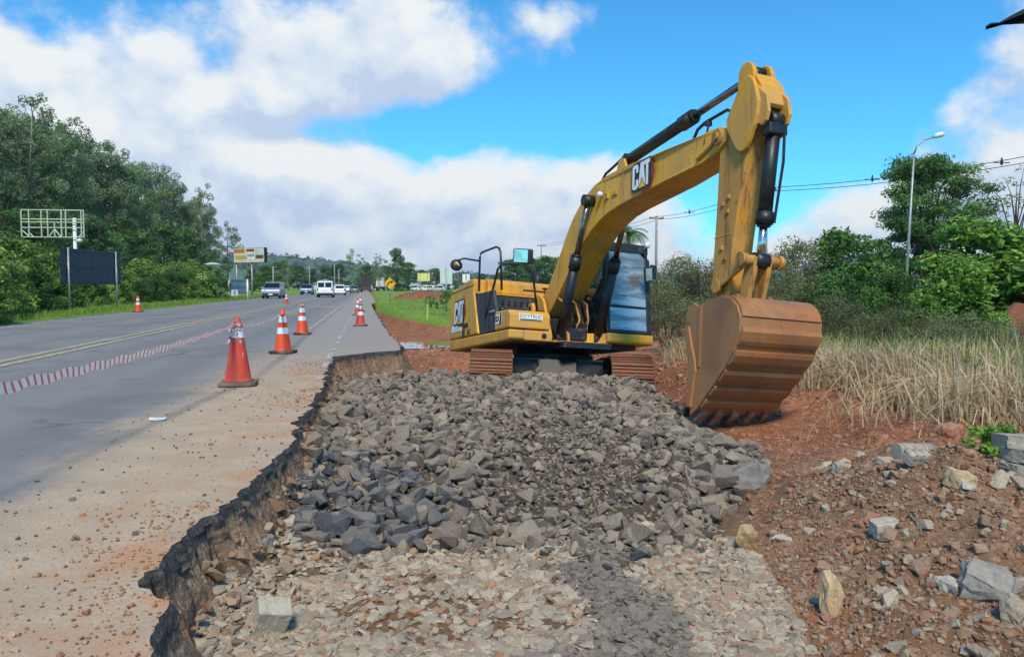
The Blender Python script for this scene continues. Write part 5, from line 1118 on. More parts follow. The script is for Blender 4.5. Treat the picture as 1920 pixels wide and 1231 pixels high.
def dome(seed, n_cl, r0, h, leaves, lo=0.0):
    r = random.Random(seed); cl = []
    for k in range(n_cl):
        a = r.uniform(0, 6.28); f = math.sqrt(r.random()); z = lo + (h - lo) * r.random() ** .8; w = r0 * math.sqrt(max(.06, 1 - ((z - lo) / (h - lo)) ** 2)); rr = r.uniform(.22, .40) * r0
        cl.append(((w * f * math.cos(a), w * f * math.sin(a), z), (rr, rr, rr * .75), leaves))
    return cl
def stems(seed, n, r0, h, rad=.03):
    r = random.Random(seed); m = MB()
    for k in range(n):
        a = r.uniform(0, 6.28); d = r0 * r.uniform(.3, .9); m.tube([(r.uniform(-.15, .15), r.uniform(-.15, .15), -.1), (d * .5 * math.cos(a), d * .5 * math.sin(a), h * .45), (d * math.cos(a), d * math.sin(a), h * r.uniform(.7, 1))], [rad, rad * .7, rad * .25], 5, False)
    return m
def plant_kind(mat, seed, n_cl, leaves, size, aspect=.5, r0=1.5, h=3.0, nm=('stems', 'foliage'), rad=.03, bark='bark', nst=9, up=.3):
    me = leaf_mesh(nm[1], dome(seed, n_cl, r0, h, leaves), size, M[mat], aspect=aspect, tone=.4, shell=.3, up=up); s = stems(seed, nst, r0, h, rad).mesh(nm[0]); s.materials.append(M[bark]); return [(nm[0], s), (nm[1], me)]
SHRUB = [plant_kind('shrub', 40 + s, 34, 130, .20, .5) for s in range(3)]
DEEP = [plant_kind('deep', 50 + s, 40, 170, .15, .55) for s in range(2)]
BRIGHT = [plant_kind('bright', 60 + s, 46, 190, .17, .6) for s in range(2)]
OLIVE = [plant_kind('olive', 70 + s, 30, 110, .12, .35, nst=40, rad=.016) for s in range(3)]
DARKT = [plant_kind('euc_dark', 80 + s, 46, 120, .42, .5, r0=3.2, h=9.0, nm=('trunk', 'crown'), rad=.12, nst=6) for s in range(2)]

def gz(x, y): return float(ground_z(x, y))
def plant_px(name, meshes, px, Y, ytop, base_h, label, group=None, cat='shrub', wide=1.0, zoff=0.0):
    x = (px - 960) / F_PX * Y; z0 = gz(x, Y); top = EYE + (HORIZON - ytop) / F_PX * Y; s = max(.3, (top - z0)) / base_h
    return add_tree(name, meshes, (x, Y, z0 - .05 + zoff), (s * wide, s * wide, s), random.uniform(0, 6.28), label, cat, group)

def vegetation():
    r = random.Random(3)
    # tall stand beyond the left verge: skyline read off the photograph
    sky_x = [-260, 0, 60, 120, 210, 300, 340, 385, 432]; sky_y = [150, 180, 178, 212, 268, 292, 345, 350, 412]
    gl = 'tall trees of the stand beyond the left verge'; lab = 'tall eucalyptus in the left stand'
    x = -230
    while x < 400:
        for row in range(2):
            xx = x + r.uniform(-9, 9) + row * 14; yt = np.interp(xx, sky_x, sky_y) + r.uniform(-14, 30) + row * 12; Y = 88 + max(0, xx + 60) * .16 + row * 13 + r.uniform(-4, 4)
            if xx > 405: continue
            plant_px('eucalyptus_tree', EUC[r.randrange(5)], xx, Y, yt, 25, lab + (', above and left of the empty billboard lattice' if xx < 40 else (', behind the empty billboard lattice' if xx < 160 else (', right of the dark blue sign' if xx > 230 else ', above the dark blue sign'))), gl, 'tree', .85 + .2 * r.random())
        x += 21
    plant_px('eucalyptus_tree', EUC[2], 384, 150, 345, 25, 'last tall eucalyptus of the left stand, its crown half open', None, 'tree', 1.0)
    plant_px('eucalyptus_tree', EUC[4], 426, 160, 408, 25, 'small open-crowned eucalyptus nearest the advertising billboard', None, 'tree', 1.0)
    # dark understorey at the foot of the stand
    for k in range(26):
        xx = -200 + k * 23 + r.uniform(-8, 8); plant_px('dark_tree', DARKT[k % 2], xx, 70 + max(0, xx) * .16 + r.uniform(-4, 4), 392 + max(0, xx) * .16 + r.uniform(-22, 18), 9, 'dark bushy tree at the foot of the left stand, ' + ('left of the empty billboard' if xx < 40 else ('behind the empty billboard' if xx < 160 else 'right of the empty billboard')), 'understorey trees of the left stand', 'tree')
    # roadside shrubs on the left
    for row in range(3):
        k = -180
        while k < 425:
            Y = 27.5 + max(-60, k) * .085 + row * 3.2 + r.uniform(-.6, .6); yt = np.interp(k, [-180, 0, 60, 110, 170, 240, 300, 360, 420], [440, 452, 446, 470, 500, 500, 484, 498, 512]) + r.uniform(-10, 16) - row * 4 + (8 if row == 0 else 0) * 3
            plant_px('roadside_shrub', SHRUB[r.randrange(3)] if r.random() < .75 else DEEP[r.randrange(2)], k, Y, yt, 3.4, 'leafy green shrub in the left hedge ' + ('left of the dark blue sign' if k < 110 else ('behind the dark blue sign' if k < 230 else ('behind the lone cone on the verge' if k < 310 else 'near the grey sign back'))), 'roadside shrubs on the left', 'shrub', 1.15); k += 26 if row == 0 else 34
    # far tree line behind the traffic
    for (px, yt, Y, kind) in [(500, 500, 150, 'd'), (475, 505, 130, 'd'), (520, 492, 210, 'd'), (541, 470, 180, 'e'), (560, 500, 240, 'd'), (585, 505, 260, 'd'), (610, 500, 280, 'd'), (635, 498, 260, 'd'), (664, 464, 220, 'e'), (690, 500, 260, 'd'), (711, 474, 210, 'e'), (744, 470, 190, 'x'), (765, 495, 230, 'd'), (728, 500, 250, 'd'), (790, 508, 280, 'd'), (815, 505, 300, 'd'), (842, 512, 300, 'd'), (870, 512, 320, 'd'), (905, 515, 320, 'd'), (935, 512, 260, 'd'), (955, 490, 130, 'd'), (975, 486, 140, 'd'), (1000, 488, 150, 'd'), (1025, 484, 140, 'd'), (1050, 486, 135, 'd'), (1080, 490, 130, 'd'), (1110, 485, 130, 'd'), (1150, 488, 120, 'd'), (1190, 490, 110, 'd')]:
        if kind == 'e': plant_px('distant_tree', EUC[r.randrange(5)], px, Y, yt, 25, {541: 'slender pale tree rising above the grey oncoming minivan', 664: 'thin tall tree rising just left of the dark truck', 711: 'round-headed tree rising behind the white box truck'}[px], None, 'tree', 1.3)
        elif kind == 'x': plant_px('distant_tree', DARKT[0], px, Y, yt, 9, 'dark conical tree rising behind the yellow warning sign', None, 'tree', .75)
        else: plant_px('distant_tree', DARKT[r.randrange(2)], px, Y, yt, 9, 'dark green tree in the far tree line behind the traffic', 'far tree line', 'tree', 1.5)
    # right side: olive thicket, then the feathery tree and bright crowns
    go = 'olive thicket behind the excavator'
    for (px, yt, Y) in [(1235, 500, 24), (1262, 470, 27), (1290, 462, 28), (1318, 474, 27), (1345, 468, 27), (1250, 540, 20), (1285, 545, 19), (1320, 550, 19), (1460, 470, 25), (1490, 440, 27), (1512, 436, 28), (1475, 500, 21), (1510, 510, 20), (1440, 520, 21), (1560, 540, 18), (1400, 490, 24), (1370, 480, 25), (1600, 555, 17)]:
        plant_px('olive_shrub', OLIVE[r.randrange(3)], px, Y, yt, 3.3, 'grey-green twiggy shrub in the thicket behind the excavator', go, 'shrub', 1.15)
    for (px, yt, Y, lab2) in [(1585, 424, 27, 'round dark green bush left of the street lamp'), (1560, 500, 20, 'dense green bush right behind the excavator bucket'), (1612, 520, 19, 'low green bush left of the lamp post foot'), (1500, 560, 17, 'dark green bush just right of the stick'), (1655, 505, 24, 'dark bush at the foot of the lamp post'), (1640, 470, 33, 'dark bush in front of the tin-roofed house'), (1680, 500, 31, 'dark bush between the lamp post and the bright tree')]:
        plant_px('green_bush', DEEP[r.randrange(2)], px, Y, yt, 3.3, lab2, None, 'bush', 1.1)
    for (px, yt, Y, w, lab2) in [(1850, 402, 24, 1.5, 'broad bright green tree at the right edge'), (1800, 470, 21, 1.1, 'bright leafy bush below the broad bright tree'), (1960, 430, 23, 1.4, 'bright green tree cut off by the right edge'), (1735, 545, 20, .9, 'small bright bush right of the lamp post')]:
        plant_px('bright_tree', BRIGHT[r.randrange(2)], px, Y, yt, 3.3, lab2, None, 'tree', w)
    for (px, yt, Y) in [(1690, 560, 15.5), (1750, 575, 14.5), (1810, 570, 14), (1870, 590, 13), (1930, 580, 13), (1640, 575, 16), (1780, 590, 13), (1850, 600, 12.2), (1905, 605, 11.8)]:
        plant_px('olive_shrub', OLIVE[r.randrange(3)], px, Y, yt, 3.3, 'tangled twiggy shrub above the dry reeds', 'tangled shrubs above the reeds', 'shrub', 1.3)
    # feathery tree beside the lamp
    q = random.Random(9); Y = 42; x = (1735 - 960) / F_PX * Y; cl = []; tr = MB(); tr.tube([(0, 0, -.3), (.15, 0, 1.5), (.0, .1, 2.6)], [.2, .16, .14], 8)
    for k in range(120):
        a = q.uniform(0, 6.28); f = math.sqrt(q.random()); z = 2.0 + 6.2 * q.random() ** .85; w = 3.5 * math.sqrt(max(.1, 1 - ((z - 4.9) / 3.6) ** 2)); c = (w * f * math.cos(a), w * f * math.sin(a), z); rr = q.uniform(.45, .85)
        cl.append((c, (rr * 1.3, rr * 1.3, rr * .55), 260)); tr.tube([(0, .1, 2.4 * q.random() + .8), (c[0] * .45, c[1] * .45, 2.0 + (z - 2.0) * .6), c], [.05, .03, .01], 5, False)
    cr = leaf_mesh('crown', cl, .25, M['euc_dark'], aspect=.32, up=.5, tone=.5, shell=.1); t = tr.mesh('trunk'); t.materials.append(M['bark'])
    add_tree('feathery_tree', [('trunk', t), ('crown', cr)], (x, Y, gz(x, Y)), 1.0, 0, 'tall feathery dark tree behind the street lamp', 'tree')
    # thin open tree at the right edge
    cl = []; tr = MB(); tr.tube([(0, 0, -.2), (.1, 0, 2.5), (-.1, 0, 4.0)], [.1, .07, .05], 6)
    for k in range(20):
        a = q.uniform(0, 6.28); d = q.uniform(.5, 1.9); z = q.uniform(3.6, 6.4); c = (d * math.cos(a), d * math.sin(a), z); cl.append((c, (.4, .4, .16), 24)); tr.tube([(0, 0, q.uniform(2.2, 4)), (c[0] * .5, c[1] * .5, z - .7), c], [.035, .022, .008], 4, False)
    cr = leaf_mesh('crown', cl, .18, M['olive'], aspect=.35, up=.6); t = tr.mesh('trunk'); t.materials.append(M['bark']); Y = 31; x = (1900 - 960) / F_PX * Y
    add_tree('sparse_tree', [('trunk', t), ('crown', cr)], (x, Y, gz(x, Y)), .95, 0, 'thin almost bare tree against the sky at the right edge', 'tree')
    # palm behind the cab
    Y = 58; x = (1178 - 960) / F_PX * Y; o = empty('palm_tree', (x, Y, gz(x, Y))); tag(o, 'palm tree rising behind the excavator cab', 'tree'); MB().tube([(0, 0, -.2), (.1, 0, 2.5), (0, 0, 5.2)], [.22, .18, .14], 10).build('trunk', M['bark'], o)
    for k in range(22):
        a = 6.28 * k / 22 + q.uniform(-.1, .1); el = q.uniform(-.1, 1.25); L_ = q.uniform(1.5, 2.1); V = []; A = []
        pts = []; p = Vector((0, 0, 5.2)); e = el
        for s in range(9): pts.append(p.copy()); p = p + Vector((math.cos(a) * math.cos(e), math.sin(a) * math.cos(e), math.sin(e))) * L_ / 8; e -= .22
        side = Vector((-math.sin(a), math.cos(a), 0))
        for s in range(1, 9):
            for j in range(3):
                b = pts[s - 1].lerp(pts[s], j / 3); t_ = (pts[s] - pts[s - 1]).normalized(); ln = .55 * math.sin(math.pi * (.12 + .8 * s / 9))
                for sd in (-1, 1):
                    tip = b + side * sd * ln * .8 + t_ * ln * .5 + Vector((0, 0, -.25 * ln)); V += [b, b + t_ * .06, tip + t_ * .01, tip]; A += [q.random()] * 4
        me = np_mesh('frond', np.array([tuple(v) for v in V]), np.arange(len(V)).reshape(-1, 4), attr=A); obj('frond', me, M['deep'], o)
    # dry reeds and grasses
    def blades(name, P, H, W, mat, lean=.35, kind='stuff', label=None):
        n = len(P); a = rng.uniform(0, 2 * np.pi, n); le = np.abs(rng.normal(0, lean, n)); dirx, diry = np.cos(a), np.sin(a); b = rng.uniform(0, 2 * np.pi, n); wx, wy = np.cos(b) * W, np.sin(b) * W
        base = P; mid = P + np.c_[dirx * le * H * .35, diry * le * H * .35, H * .6]; tip = P + np.c_[dirx * le * H, diry * le * H, H * (1 - .35 * le)]
        w = np.c_[wx, wy, np.zeros(n)]
        V = np.stack([base - w, base + w, mid + w * .8, mid - w * .8, tip + w * .15, tip - w * .15], 1).reshape(-1, 3); i = np.arange(n)[:, None] * 6
        Fq = np.concatenate([i + np.array([0, 1, 2, 3]), i + np.array([3, 2, 4, 5])]); me = np_mesh(name, V, Fq, attr=np.repeat(np.clip(rng.normal(.45, .25, n), 0, 1), 6)); o = obj(name, me, mat); tag(o, label, None, None, kind); return o
    def pts(n, f):
        out = []
        while len(out) < n:
            p = f()
            if p is not None: out.append(p)
        P = np.array(out); return np.c_[P, ground_z(P[:, 0], P[:, 1]) - .02]
    def reed():
        y = r.uniform(7.2, 27); x0 = 5.05 + .35 * math.sin(y * 1.3) + .2 * math.sin(y * 3.7) - (.9 if y > 19 else 0) * (y - 19) / 8; d = abs(r.gauss(0, 1.3)); return (x0 + d + .45 * math.sin(y * .9), y) if d < 4 else None
    P = pts(21000, reed); H = np.clip(rng.normal(.45, .13, len(P)), .15, .85) * np.where(P[:, 1] < 12, 1, .9); blades('dry_reeds', P, H, .0095, M['straw'], .6)
    def edge_reed():
        y = r.uniform(7.2, 20); x0 = 4.85 + .35 * math.sin(y * 1.3) + .2 * math.sin(y * 3.7) + .45 * math.sin(y * .9); return (x0 + r.gauss(0, .25), y)
    P = pts(4500, edge_reed); blades('flattened_reeds', P, np.clip(rng.normal(.5, .15, len(P)), .2, .9), .009, M['straw'], 1.0)
    def green_reed(): y = r.uniform(8, 20); return (5.4 + abs(r.gauss(0, 1.0)), y)
    P = pts(3500, green_reed); blades('green_reeds', P, np.clip(rng.normal(.45, .15, len(P)), .2, .8), .009, M['grassblade'], .35)
    def brown_reed(): y = r.uniform(8, 22); return (6.6 + abs(r.gauss(0, 1.5)), y)
    P = pts(5000, brown_reed); blades('brown_reeds', P, np.clip(rng.normal(.55, .16, len(P)), .25, 1.0), .010, leaf_mat('brown_green_reed', [lin(112, 112, 66), lin(136, 128, 82), lin(96, 108, 58), lin(150, 138, 100)], .3, .8, 0), .5)
    def stray(): y = r.uniform(6.5, 20); return (4.75 - abs(r.gauss(0, .45)) + .3 * math.sin(y * 1.3), y)
    P = pts(700, stray); blades('stray_straw', P, np.clip(rng.normal(.3, .12, len(P)), .08, .6), .006, M['straw'], 1.3)
    def verge(): s = r.uniform(14, 95) ** 1.0; t = -11.15 - abs(r.gauss(0, 1.1)); p = RD(t, s); return (p.x, p.y)
    P = pts(16000, verge); blades('verge_grass', P, np.clip(rng.normal(.16, .06, len(P)), .05, .35), .012, M['grassblade'], .6)
    ge = np.array(GRASS_EDGE)
    def rverge():
        y = r.uniform(25, 75); x = r.uniform(-9, 5); t = road_t(x, y)
        if t < .55 or poly_in(np.array([x]), np.array([y]), PIT)[0]: return None
        return (x, y)
    P = pts(9000, rverge); blades('right_verge_grass', P, np.clip(rng.normal(.10, .04, len(P)), .03, .25), .012, M['grassblade'], .6)
    # small green weed beside the block stack
    g = G(1862, 890, -.22); c = [((r.gauss(0, .10), r.gauss(0, .07), .05 + .16 * r.random()), (.06, .06, .05), 70) for k in range(24)]
    tag(obj('weed_clump', leaf_mesh('weed_clump', c, .035, M['bright'], aspect=.6), None, None, (g.x, g.y, gz(g.x, g.y))), 'small bright green weed clump beside the block stack', 'plant')
    g = G(818, 590, 0.0); c = [((r.gauss(0, .5), r.gauss(0, .3), .3 + .6 * r.random()), (.25, .25, .2), 40) for k in range(12)]
    tag(obj('verge_bush', leaf_mesh('verge_bush', c, .14, M['deep'], aspect=.5), None, None, (g.x, g.y + 4, .0)), 'small sparse bush on the grass left of the excavator', 'bush')
vegetation()

def land_forms():
    # far wooded ridge
    m = leaf_mat('far_wood', [lin(62, 80, 62), lin(72, 92, 70), lin(84, 102, 78)], 0)
    prof = [(-700, 2), (-520, 12), (-420, 30), (-330, 40), (-290, 41), (-240, 36), (-180, 28), (-120, 20), (-40, 15), (60, 14), (160, 18), (300, 16), (520, 10), (800, 4)]
    xs = np.linspace(-700, 800, 260); h = np.interp(xs, [p[0] for p in prof], [p[1] for p in prof]) + (fbm(xs * .05, xs * 0 + 2, 5, 8) - .5) * 9; V = []; dep = [880, 905, 930, 960, 1000, 1100]; hh = [0, .55, .8, .95, 1, .3]
    for x_, z_ in zip(xs, h):
        for d_, q in zip(dep, hh): V.append((x_, d_ + 14 * math.sin(x_ * .04), z_ * q + (vnoise(np.array([x_ * .15]), np.array([d_ * .1]), 3)[0] - .5) * 5 * (q > 0)))
    i = np.arange(len(V)).reshape(len(xs), -1); Fq = np.stack([i[:-1, :-1], i[1:, :-1], i[1:, 1:], i[:-1, 1:]], -1).reshape(-1, 4); A = np.repeat(vnoise(xs * .3, xs * 0, 4), len(dep))
    tag(obj('hill', np_mesh('hill', V, Fq, attr=A, smooth=True), m), kind='structure')
    # trees that give the ridge its outline, read as one mass
    cl = []
    for k in range(900):
        x_ = random.uniform(-520, 520); z_ = float(np.interp(x_, xs, h)); f = random.random(); cl.append(((x_, 985 - 90 * f + 14 * math.sin(x_ * .04), z_ * (1 - .42 * f)), (6, 5, 4), 16))
    tag(obj('hill_woodland', leaf_mesh('hill_woodland', cl, 3.6, m, aspect=.7), None), kind='stuff')
    # spoil heap on the far verge
    V = []; n = 28
    g = G(790, 561, 0.0)
    for a in range(n + 1):
        for b in range(13):
            u, v = a / n * 2 - 1, b / 12 * 2 - 1; hh = max(0, 1 - u * u) * max(0, 1 - v * v); V.append((g.x + u * 2.9, g.y + 2 + v * 2.2, .0 + .85 * hh ** .8 * (.6 + .8 * vnoise(np.array([u * 3.0 + 9]), np.array([v * 2.0]), 8)[0]) + .05 * random.random() * (hh > 0) - .03))
    i = np.arange(len(V)).reshape(n + 1, 13); Fq = np.stack([i[:-1, :-1], i[1:, :-1], i[1:, 1:], i[:-1, 1:]], -1).reshape(-1, 4)
    o = obj('soil_heap', np_mesh('soil_heap', V, Fq), surf('heap_soil', lin(136, 84, 60), lin(112, 68, 50), .95, 0, 2, bmp=.5, bscale=8, world=True)); tag(o, 'heap of red-brown soil on the grass beyond the excavator', 'soil heap')
    # puddle
    z = -.665; k = MB(); c = [Vector((-2.75 + (1.5 + .25 * math.sin(a * 3 + 1)) * math.cos(a), 24.3 + (1.5 + .3 * math.sin(a * 2.0)) * math.sin(a), z)) for a in np.linspace(0, 2 * math.pi, 33)[:-1]]; k.bm.faces.new([k.bm.verts.new(p) for p in c]); m_, nt, b_ = mat_new('puddle_water'); b_.inputs['Base Color'].default_value = (*lin(120, 96, 78), 1); b_.inputs['Roughness'].default_value = .03; b_.inputs['Specular IOR Level'].default_value = .9
    o = k.build('puddle', m_); tag(o, kind='structure')
    return c
PUD = land_forms()

# ------------------------------------------------------------------ cones and tape
def make_cone(label, base, height=.75, dirty=False, group=None, bands=2):
    o = empty('traffic_cone', base, random.uniform(-.3, .3)); tag(o, label, 'cone', group); s = height / .75
    k = MB(); w = .20; k.prism([(-w, -w + .05), (-w + .05, -w), (w - .05, -w), (w, -w + .05), (w, w - .05), (w - .05, w), (-w + .05, w), (-w, w - .05)], .004, .045, axis='Z'); k.bevel(.01, 2); k.build('base', M['cone_base_dusty' if dirty else 'cone_base'], o)
    rad = lambda z: .145 - (.145 - .035) * (z - .05) / .70
    zs = [.045, .05, .06, .2, .31, .44, .53, .64, .73, .75]
    k = MB(); k.lathe([(.165, .045), (.15, .06)] + [(rad(z), z) for z in (.08, .2, .31, .44, .53, .64, .735)] + [(.02, .75)], 28); k.build('cone_body', M['orange_dirty' if dirty else 'orange'], o)
    for z0, z1 in ((.335, .44), (.53, .635))[(1 if bands == 1 else 0):]:
        k = MB(); k.lathe([(rad(z0) + .003, z0), (rad(z1) + .003, z1)], 28, cap=False); k.build('reflective_band', M['band'], o)
    o.scale = (s, s, s); return o
CONES = [((447, 722), .79, True, 'dirty red cone with the tape knotted round its top, nearest the camera', 1), ((531, 662), .76, False, 'bright orange cone on the shoulder, second along the tape', 2), ((567, 627), .76, False, 'third orange cone along the tape, dark square base', 2),
         ((676, 611), .72, True, 'front cone of the close group at the end of the tape', 2), ((671, 591), .72, True, 'cone just behind the front cone of the close group', 2), ((676, 584), .72, False, 'rearmost cone of the close group at the end of the tape', 2),
         ((537, 569), .75, True, 'small distant cone on the centre line beside the grey minivan', 2), ((259, 585), .75, False, 'orange cone standing alone on the left grass verge', 2)]
CP = []
for (p, h, dirty, lab, nb) in CONES:
    g = G(*p); CP.append(g); make_cone(lab, (g.x, g.y, .004), h, dirty, None, nb)

def tape_mat():
    m, nt, b = mat_new('striped_tape'); uv = nd(nt, 'UVMap'); sp = nd(nt, 'SeparateXYZ'); nt.links.new(uv.outputs[0], sp.inputs[0])
    ad = nd(nt, 'Math', operation='MULTIPLY_ADD'); ad.inputs[1].default_value = .9; nt.links.new(sp.outputs[1], ad.inputs[0]); nt.links.new(sp.outputs[0], ad.inputs[2])
    fr = nd(nt, 'Math', operation='FRACT'); nt.links.new(ad.outputs[0], fr.inputs[0]); gt = nd(nt, 'Math', operation='GREATER_THAN'); gt.inputs[1].default_value = .66; nt.links.new(fr.outputs[0], gt.inputs[0])
    c = mixc(nt, gt.outputs[0], lin(232, 228, 228), lin(212, 112, 110)); nt.links.new(c, b.inputs['Base Color']); b.inputs['Roughness'].default_value = .35
    t = nd(nt, 'BsdfTranslucent'); nt.links.new(c, t.inputs[0]); ms = nd(nt, 'MixShader'); ms.inputs[0].default_value = .3; nt.links.new(b.outputs[0], ms.inputs[1]); nt.links.new(t.outputs[0], ms.inputs[2]); out = [x for x in nt.nodes if x.type == 'OUTPUT_MATERIAL'][0]; nt.links.new(ms.outputs[0], out.inputs[0]); return m
M['tape'] = tape_mat()
def ribbon(name, pts, width, twist0, twist1, parent, rep=.08, crumple=0.0, seed=1):
    """flat band following pts, twisting from twist0 to twist1"""
    r = random.Random(seed); V, uv, Fq = [], [], []; d = 0.0; n = len(pts)
    for i, p in enumerate(pts):
        p = Vector(p); t = (Vector(pts[min(i + 1, n - 1)]) - Vector(pts[max(i - 1, 0)])).normalized(); sd = t.cross(Vector((0, 0, 1))).normalized(); up = sd.cross(t); a = twist0 + (twist1 - twist0) * i / (n - 1) + crumple * r.uniform(-1, 1)
        w = (up * math.cos(a) + sd * math.sin(a)) * width * .5
        if i: d += (p - Vector(pts[i - 1])).length
        V += [tuple(p - w), tuple(p + w)]; uv += [(d / rep, 0), (d / rep, 1)]
        if i: Fq.append((2 * i - 2, 2 * i, 2 * i + 1, 2 * i - 1))
    me = np_mesh(name, V, Fq, smooth=True); ul = me.uv_layers.new(name='UVMap')
    for l in me.loops: ul.data[l.index].uv = uv[l.vertex_index]
    return obj(name, me, M['tape'], parent)
def sag(a, b, s, n=40, seed=0): return [Vector(a).lerp(Vector(b), i / n) - Vector((0, 0, 4 * s * (i / n) * (1 - i / n))) + Vector((0, 0, .008 * math.sin(i * 1.1 + seed))) for i in range(n + 1)]
def tape():
    o = empty('barrier_tape', (0, 0, 0)); tag(o, 'red and white striped barrier tape strung from cone to cone along the road', 'tape')
    top = lambda i, h: Vector((CP[i].x, CP[i].y, h))
    a = top(0, .70)
    ribbon('tape_span', sag((-2.75, 2.6, .60), a + Vector((-.03, -.03, 0)), .06, 90, 1), .075, .1, .9, o, crumple=.06)
    ribbon('tape_span', sag(a, top(1, .70), .06, 50, 2), .05, .4, 1.2, o, crumple=.1); ribbon('tape_span', sag(top(1, .70), top(2, .71), .05, 40, 3), .05, 1.0, .3, o, crumple=.1); ribbon('tape_span', sag(top(2, .71), top(3, .66), .05, 40, 4), .05, .6, 1.1, o, crumple=.1)
    r = random.Random(2)
    for i, (ci, h) in enumerate(((0, .72), (0, .68), (2, .72), (3, .66), (4, .66))):
        c = top(ci, h); pts = [c + Vector((.05 * math.cos(q * .7), .05 * math.sin(q * .7), .012 * math.sin(q * 2.1 + i))) for q in range(20)]; ribbon('tape_knot', pts, .06, 0, 2.2, o, crumple=.5, seed=i)
    for (ci, dx, dz, ln) in ((0, -.09, .66, .16), (0, .06, .64, .30), (0, .03, .72, .06), (3, .05, .68, .12), (4, -.03, .70, .10)):
        c = top(ci, dz); pts = [c + Vector((dx * (.4 + .6 * q / 8), -.06 - .02 * math.sin(q * .9), -ln * q / 8)) for q in range(9)]; ribbon('tape_tail', pts, .06, .9, 2.1, o, crumple=.25, seed=ci + 7)
tape()

# ------------------------------------------------------------------ vehicles
def car_paint(name, c): 
    m = surf(name, c, tuple(x * .94 for x in c), .28, .15, 2); return m
def make_car(name, label, loc, heading, col, L=4.2, W=1.75, H=1.55, hood=.95, hoodz=.92, rear='hatch', roof_back=.12, front=True, rails=False, van=False):
    """+X is the front. Side outline gives the type"""
    o = empty(name, loc, heading); tag(o, label, 'car' if not van else 'van'); x0, x1 = -L / 2, L / 2; pm = car_paint(name + '_paint', col); bz = .30; belt = H * (.60 if not van else .56)
    body = [(x0 + .04, bz), (x1 - .10, bz), (x1, bz + .22), (x1 - .03, hoodz - .2), (x1 - .12, hoodz - .06), (x1 - hood, hoodz + .06), (x1 - hood - .05, belt), (x0 + .10, belt + .02), (x0 + .02, belt - .1), (x0, bz + .25)]
    k = MB(); k.prism(body, -W / 2, W / 2); k.bevel(.07, 3, 25); k.build('body', pm, o)
    wx = x1 - hood; rb = x0 + roof_back; g = [(wx + .05, belt), (wx - (.62 if not van else .5), H - .07), (wx - .85, H), (rb + .35, H - .01), (rb + (.10 if not van else .03), H - .12), (x0 + .10, belt)]
    k = MB(); wv = [W / 2 - .02 if z < belt + .01 else W / 2 - .19 + (.09 if van else 0) for x, z in g]; k.prism(g, 0, 0, w=wv); k.bevel(.06, 3, 25); k.build('cabin', pm, o)
    wt = W / 2 - .21 + (.09 if van else 0); wb = W / 2 - .12
    def glass(nm, a): k = MB(); k.bm.faces.new([k.bm.verts.new(p) for p in a]); bmesh.ops.solidify(k.bm, geom=list(k.bm.faces), thickness=.02); return k.build(nm, M['car_glass'], o)
    wy = W / 2 - .17
    a0, a1 = Vector((g[0][0], 0, belt)), Vector((g[1][0], 0, H - .07)); n_ = Vector((a1.z - a0.z, 0, a0.x - a1.x)).normalized() * .018
    b0, b1 = a0.lerp(a1, .12) + n_, a0.lerp(a1, .93) + n_; glass('windscreen', [(b0.x, -wb, b0.z), (b0.x, wb, b0.z), (b1.x, wt, b1.z), (b1.x, -wt, b1.z)])
    a0, a1 = Vector((x0 + .10, 0, belt)), Vector((g[4][0], 0, g[4][1])); n_ = Vector((-(a1.z - a0.z), 0, a1.x - a0.x)).normalized() * .02
    b0, b1 = a0.lerp(a1, .14) + n_, a0.lerp(a1, .92) + n_
    if van:
        for s in (-1, 1): glass('rear_window', [(b0.x, s * .06, b0.z), (b0.x, s * (wb - .06), b0.z), (b1.x, s * (wt - .05), b1.z), (b1.x, s * .06, b1.z)])
    else: glass('rear_window', [(b0.x, -wb + .06, b0.z), (b0.x, wb - .06, b0.z), (b1.x, wt - .04, b1.z), (b1.x, -wt + .04, b1.z)])
    for s in (-1, 1):
        for xa, xb in ((wx - .62, wx - 1.15), (wx - 1.25, rb + .45)):
            y0_, y1_ = s * (W / 2 - .012), s * (W / 2 - .165 + (.09 if van else 0)); glass('side_window', [(xa + .28 if xa == wx - .62 else xa, y0_, belt + .06), (xb, y0_, belt + .06), (xb, y1_, H - .15), (xa, y1_, H - .15)])
        for x in (x0 + .75, x1 - .80):
            k = MB(); r_ = .31; k.tube([(x, s * (W / 2 - .20), r_), (x, s * (W / 2 + .01), r_)], r_, 20); w = k.build('wheel', M['rubber'], o); k = MB(); k.tube([(x, s * (W / 2 + .005), r_), (x, s * (W / 2 + .022), r_)], .19, 12); k.build('rim', M['galv'], w)
        k = MB(); k.box((x1 - .09, s * (W / 2 - .24), hoodz - .19), (.16, .34, .15)); k.bevel(.04, 2); k.build('headlight', M['lamp_glass'], o)
        k = MB(); k.box((x0 + .05, s * (W / 2 - .12), belt - .14), (.10, .16, .34 if van else .26)); k.bevel(.03, 2); k.build('tail_light', M['logo_red'], o)
        k = MB(); k.box((wx - .25, s * (W / 2 + .10), belt + .08), (.10, .18, .13)); k.bevel(.03, 2); k.build('mirror', pm, o)
    k = MB(); k.box((x1 - .01, 0, bz + .16), (.06, W - .3, .16)); k.bevel(.02); k.build('grille', M['ink'], o); k = MB(); k.box((x0 + .0, 0, bz + .10), (.12, W - .08, .22)); k.bevel(.04, 2); k.build('rear_bumper', M['dark_panel'] if van else pm, o)
    k = MB(); k.box((x1 + .015, 0, bz + .12), (.02, .42, .13)); k.build('number_plate', M['white_paint'], o); k = MB(); k.box((x0 - .012, 0, belt - .22), (.02, .42, .13)); k.build('number_plate', M['white_paint'], o)
    k = MB(); k.box((0, 0, .26), (L - .5, W - .25, .14)); k.build('underbody', M['ink'], o)
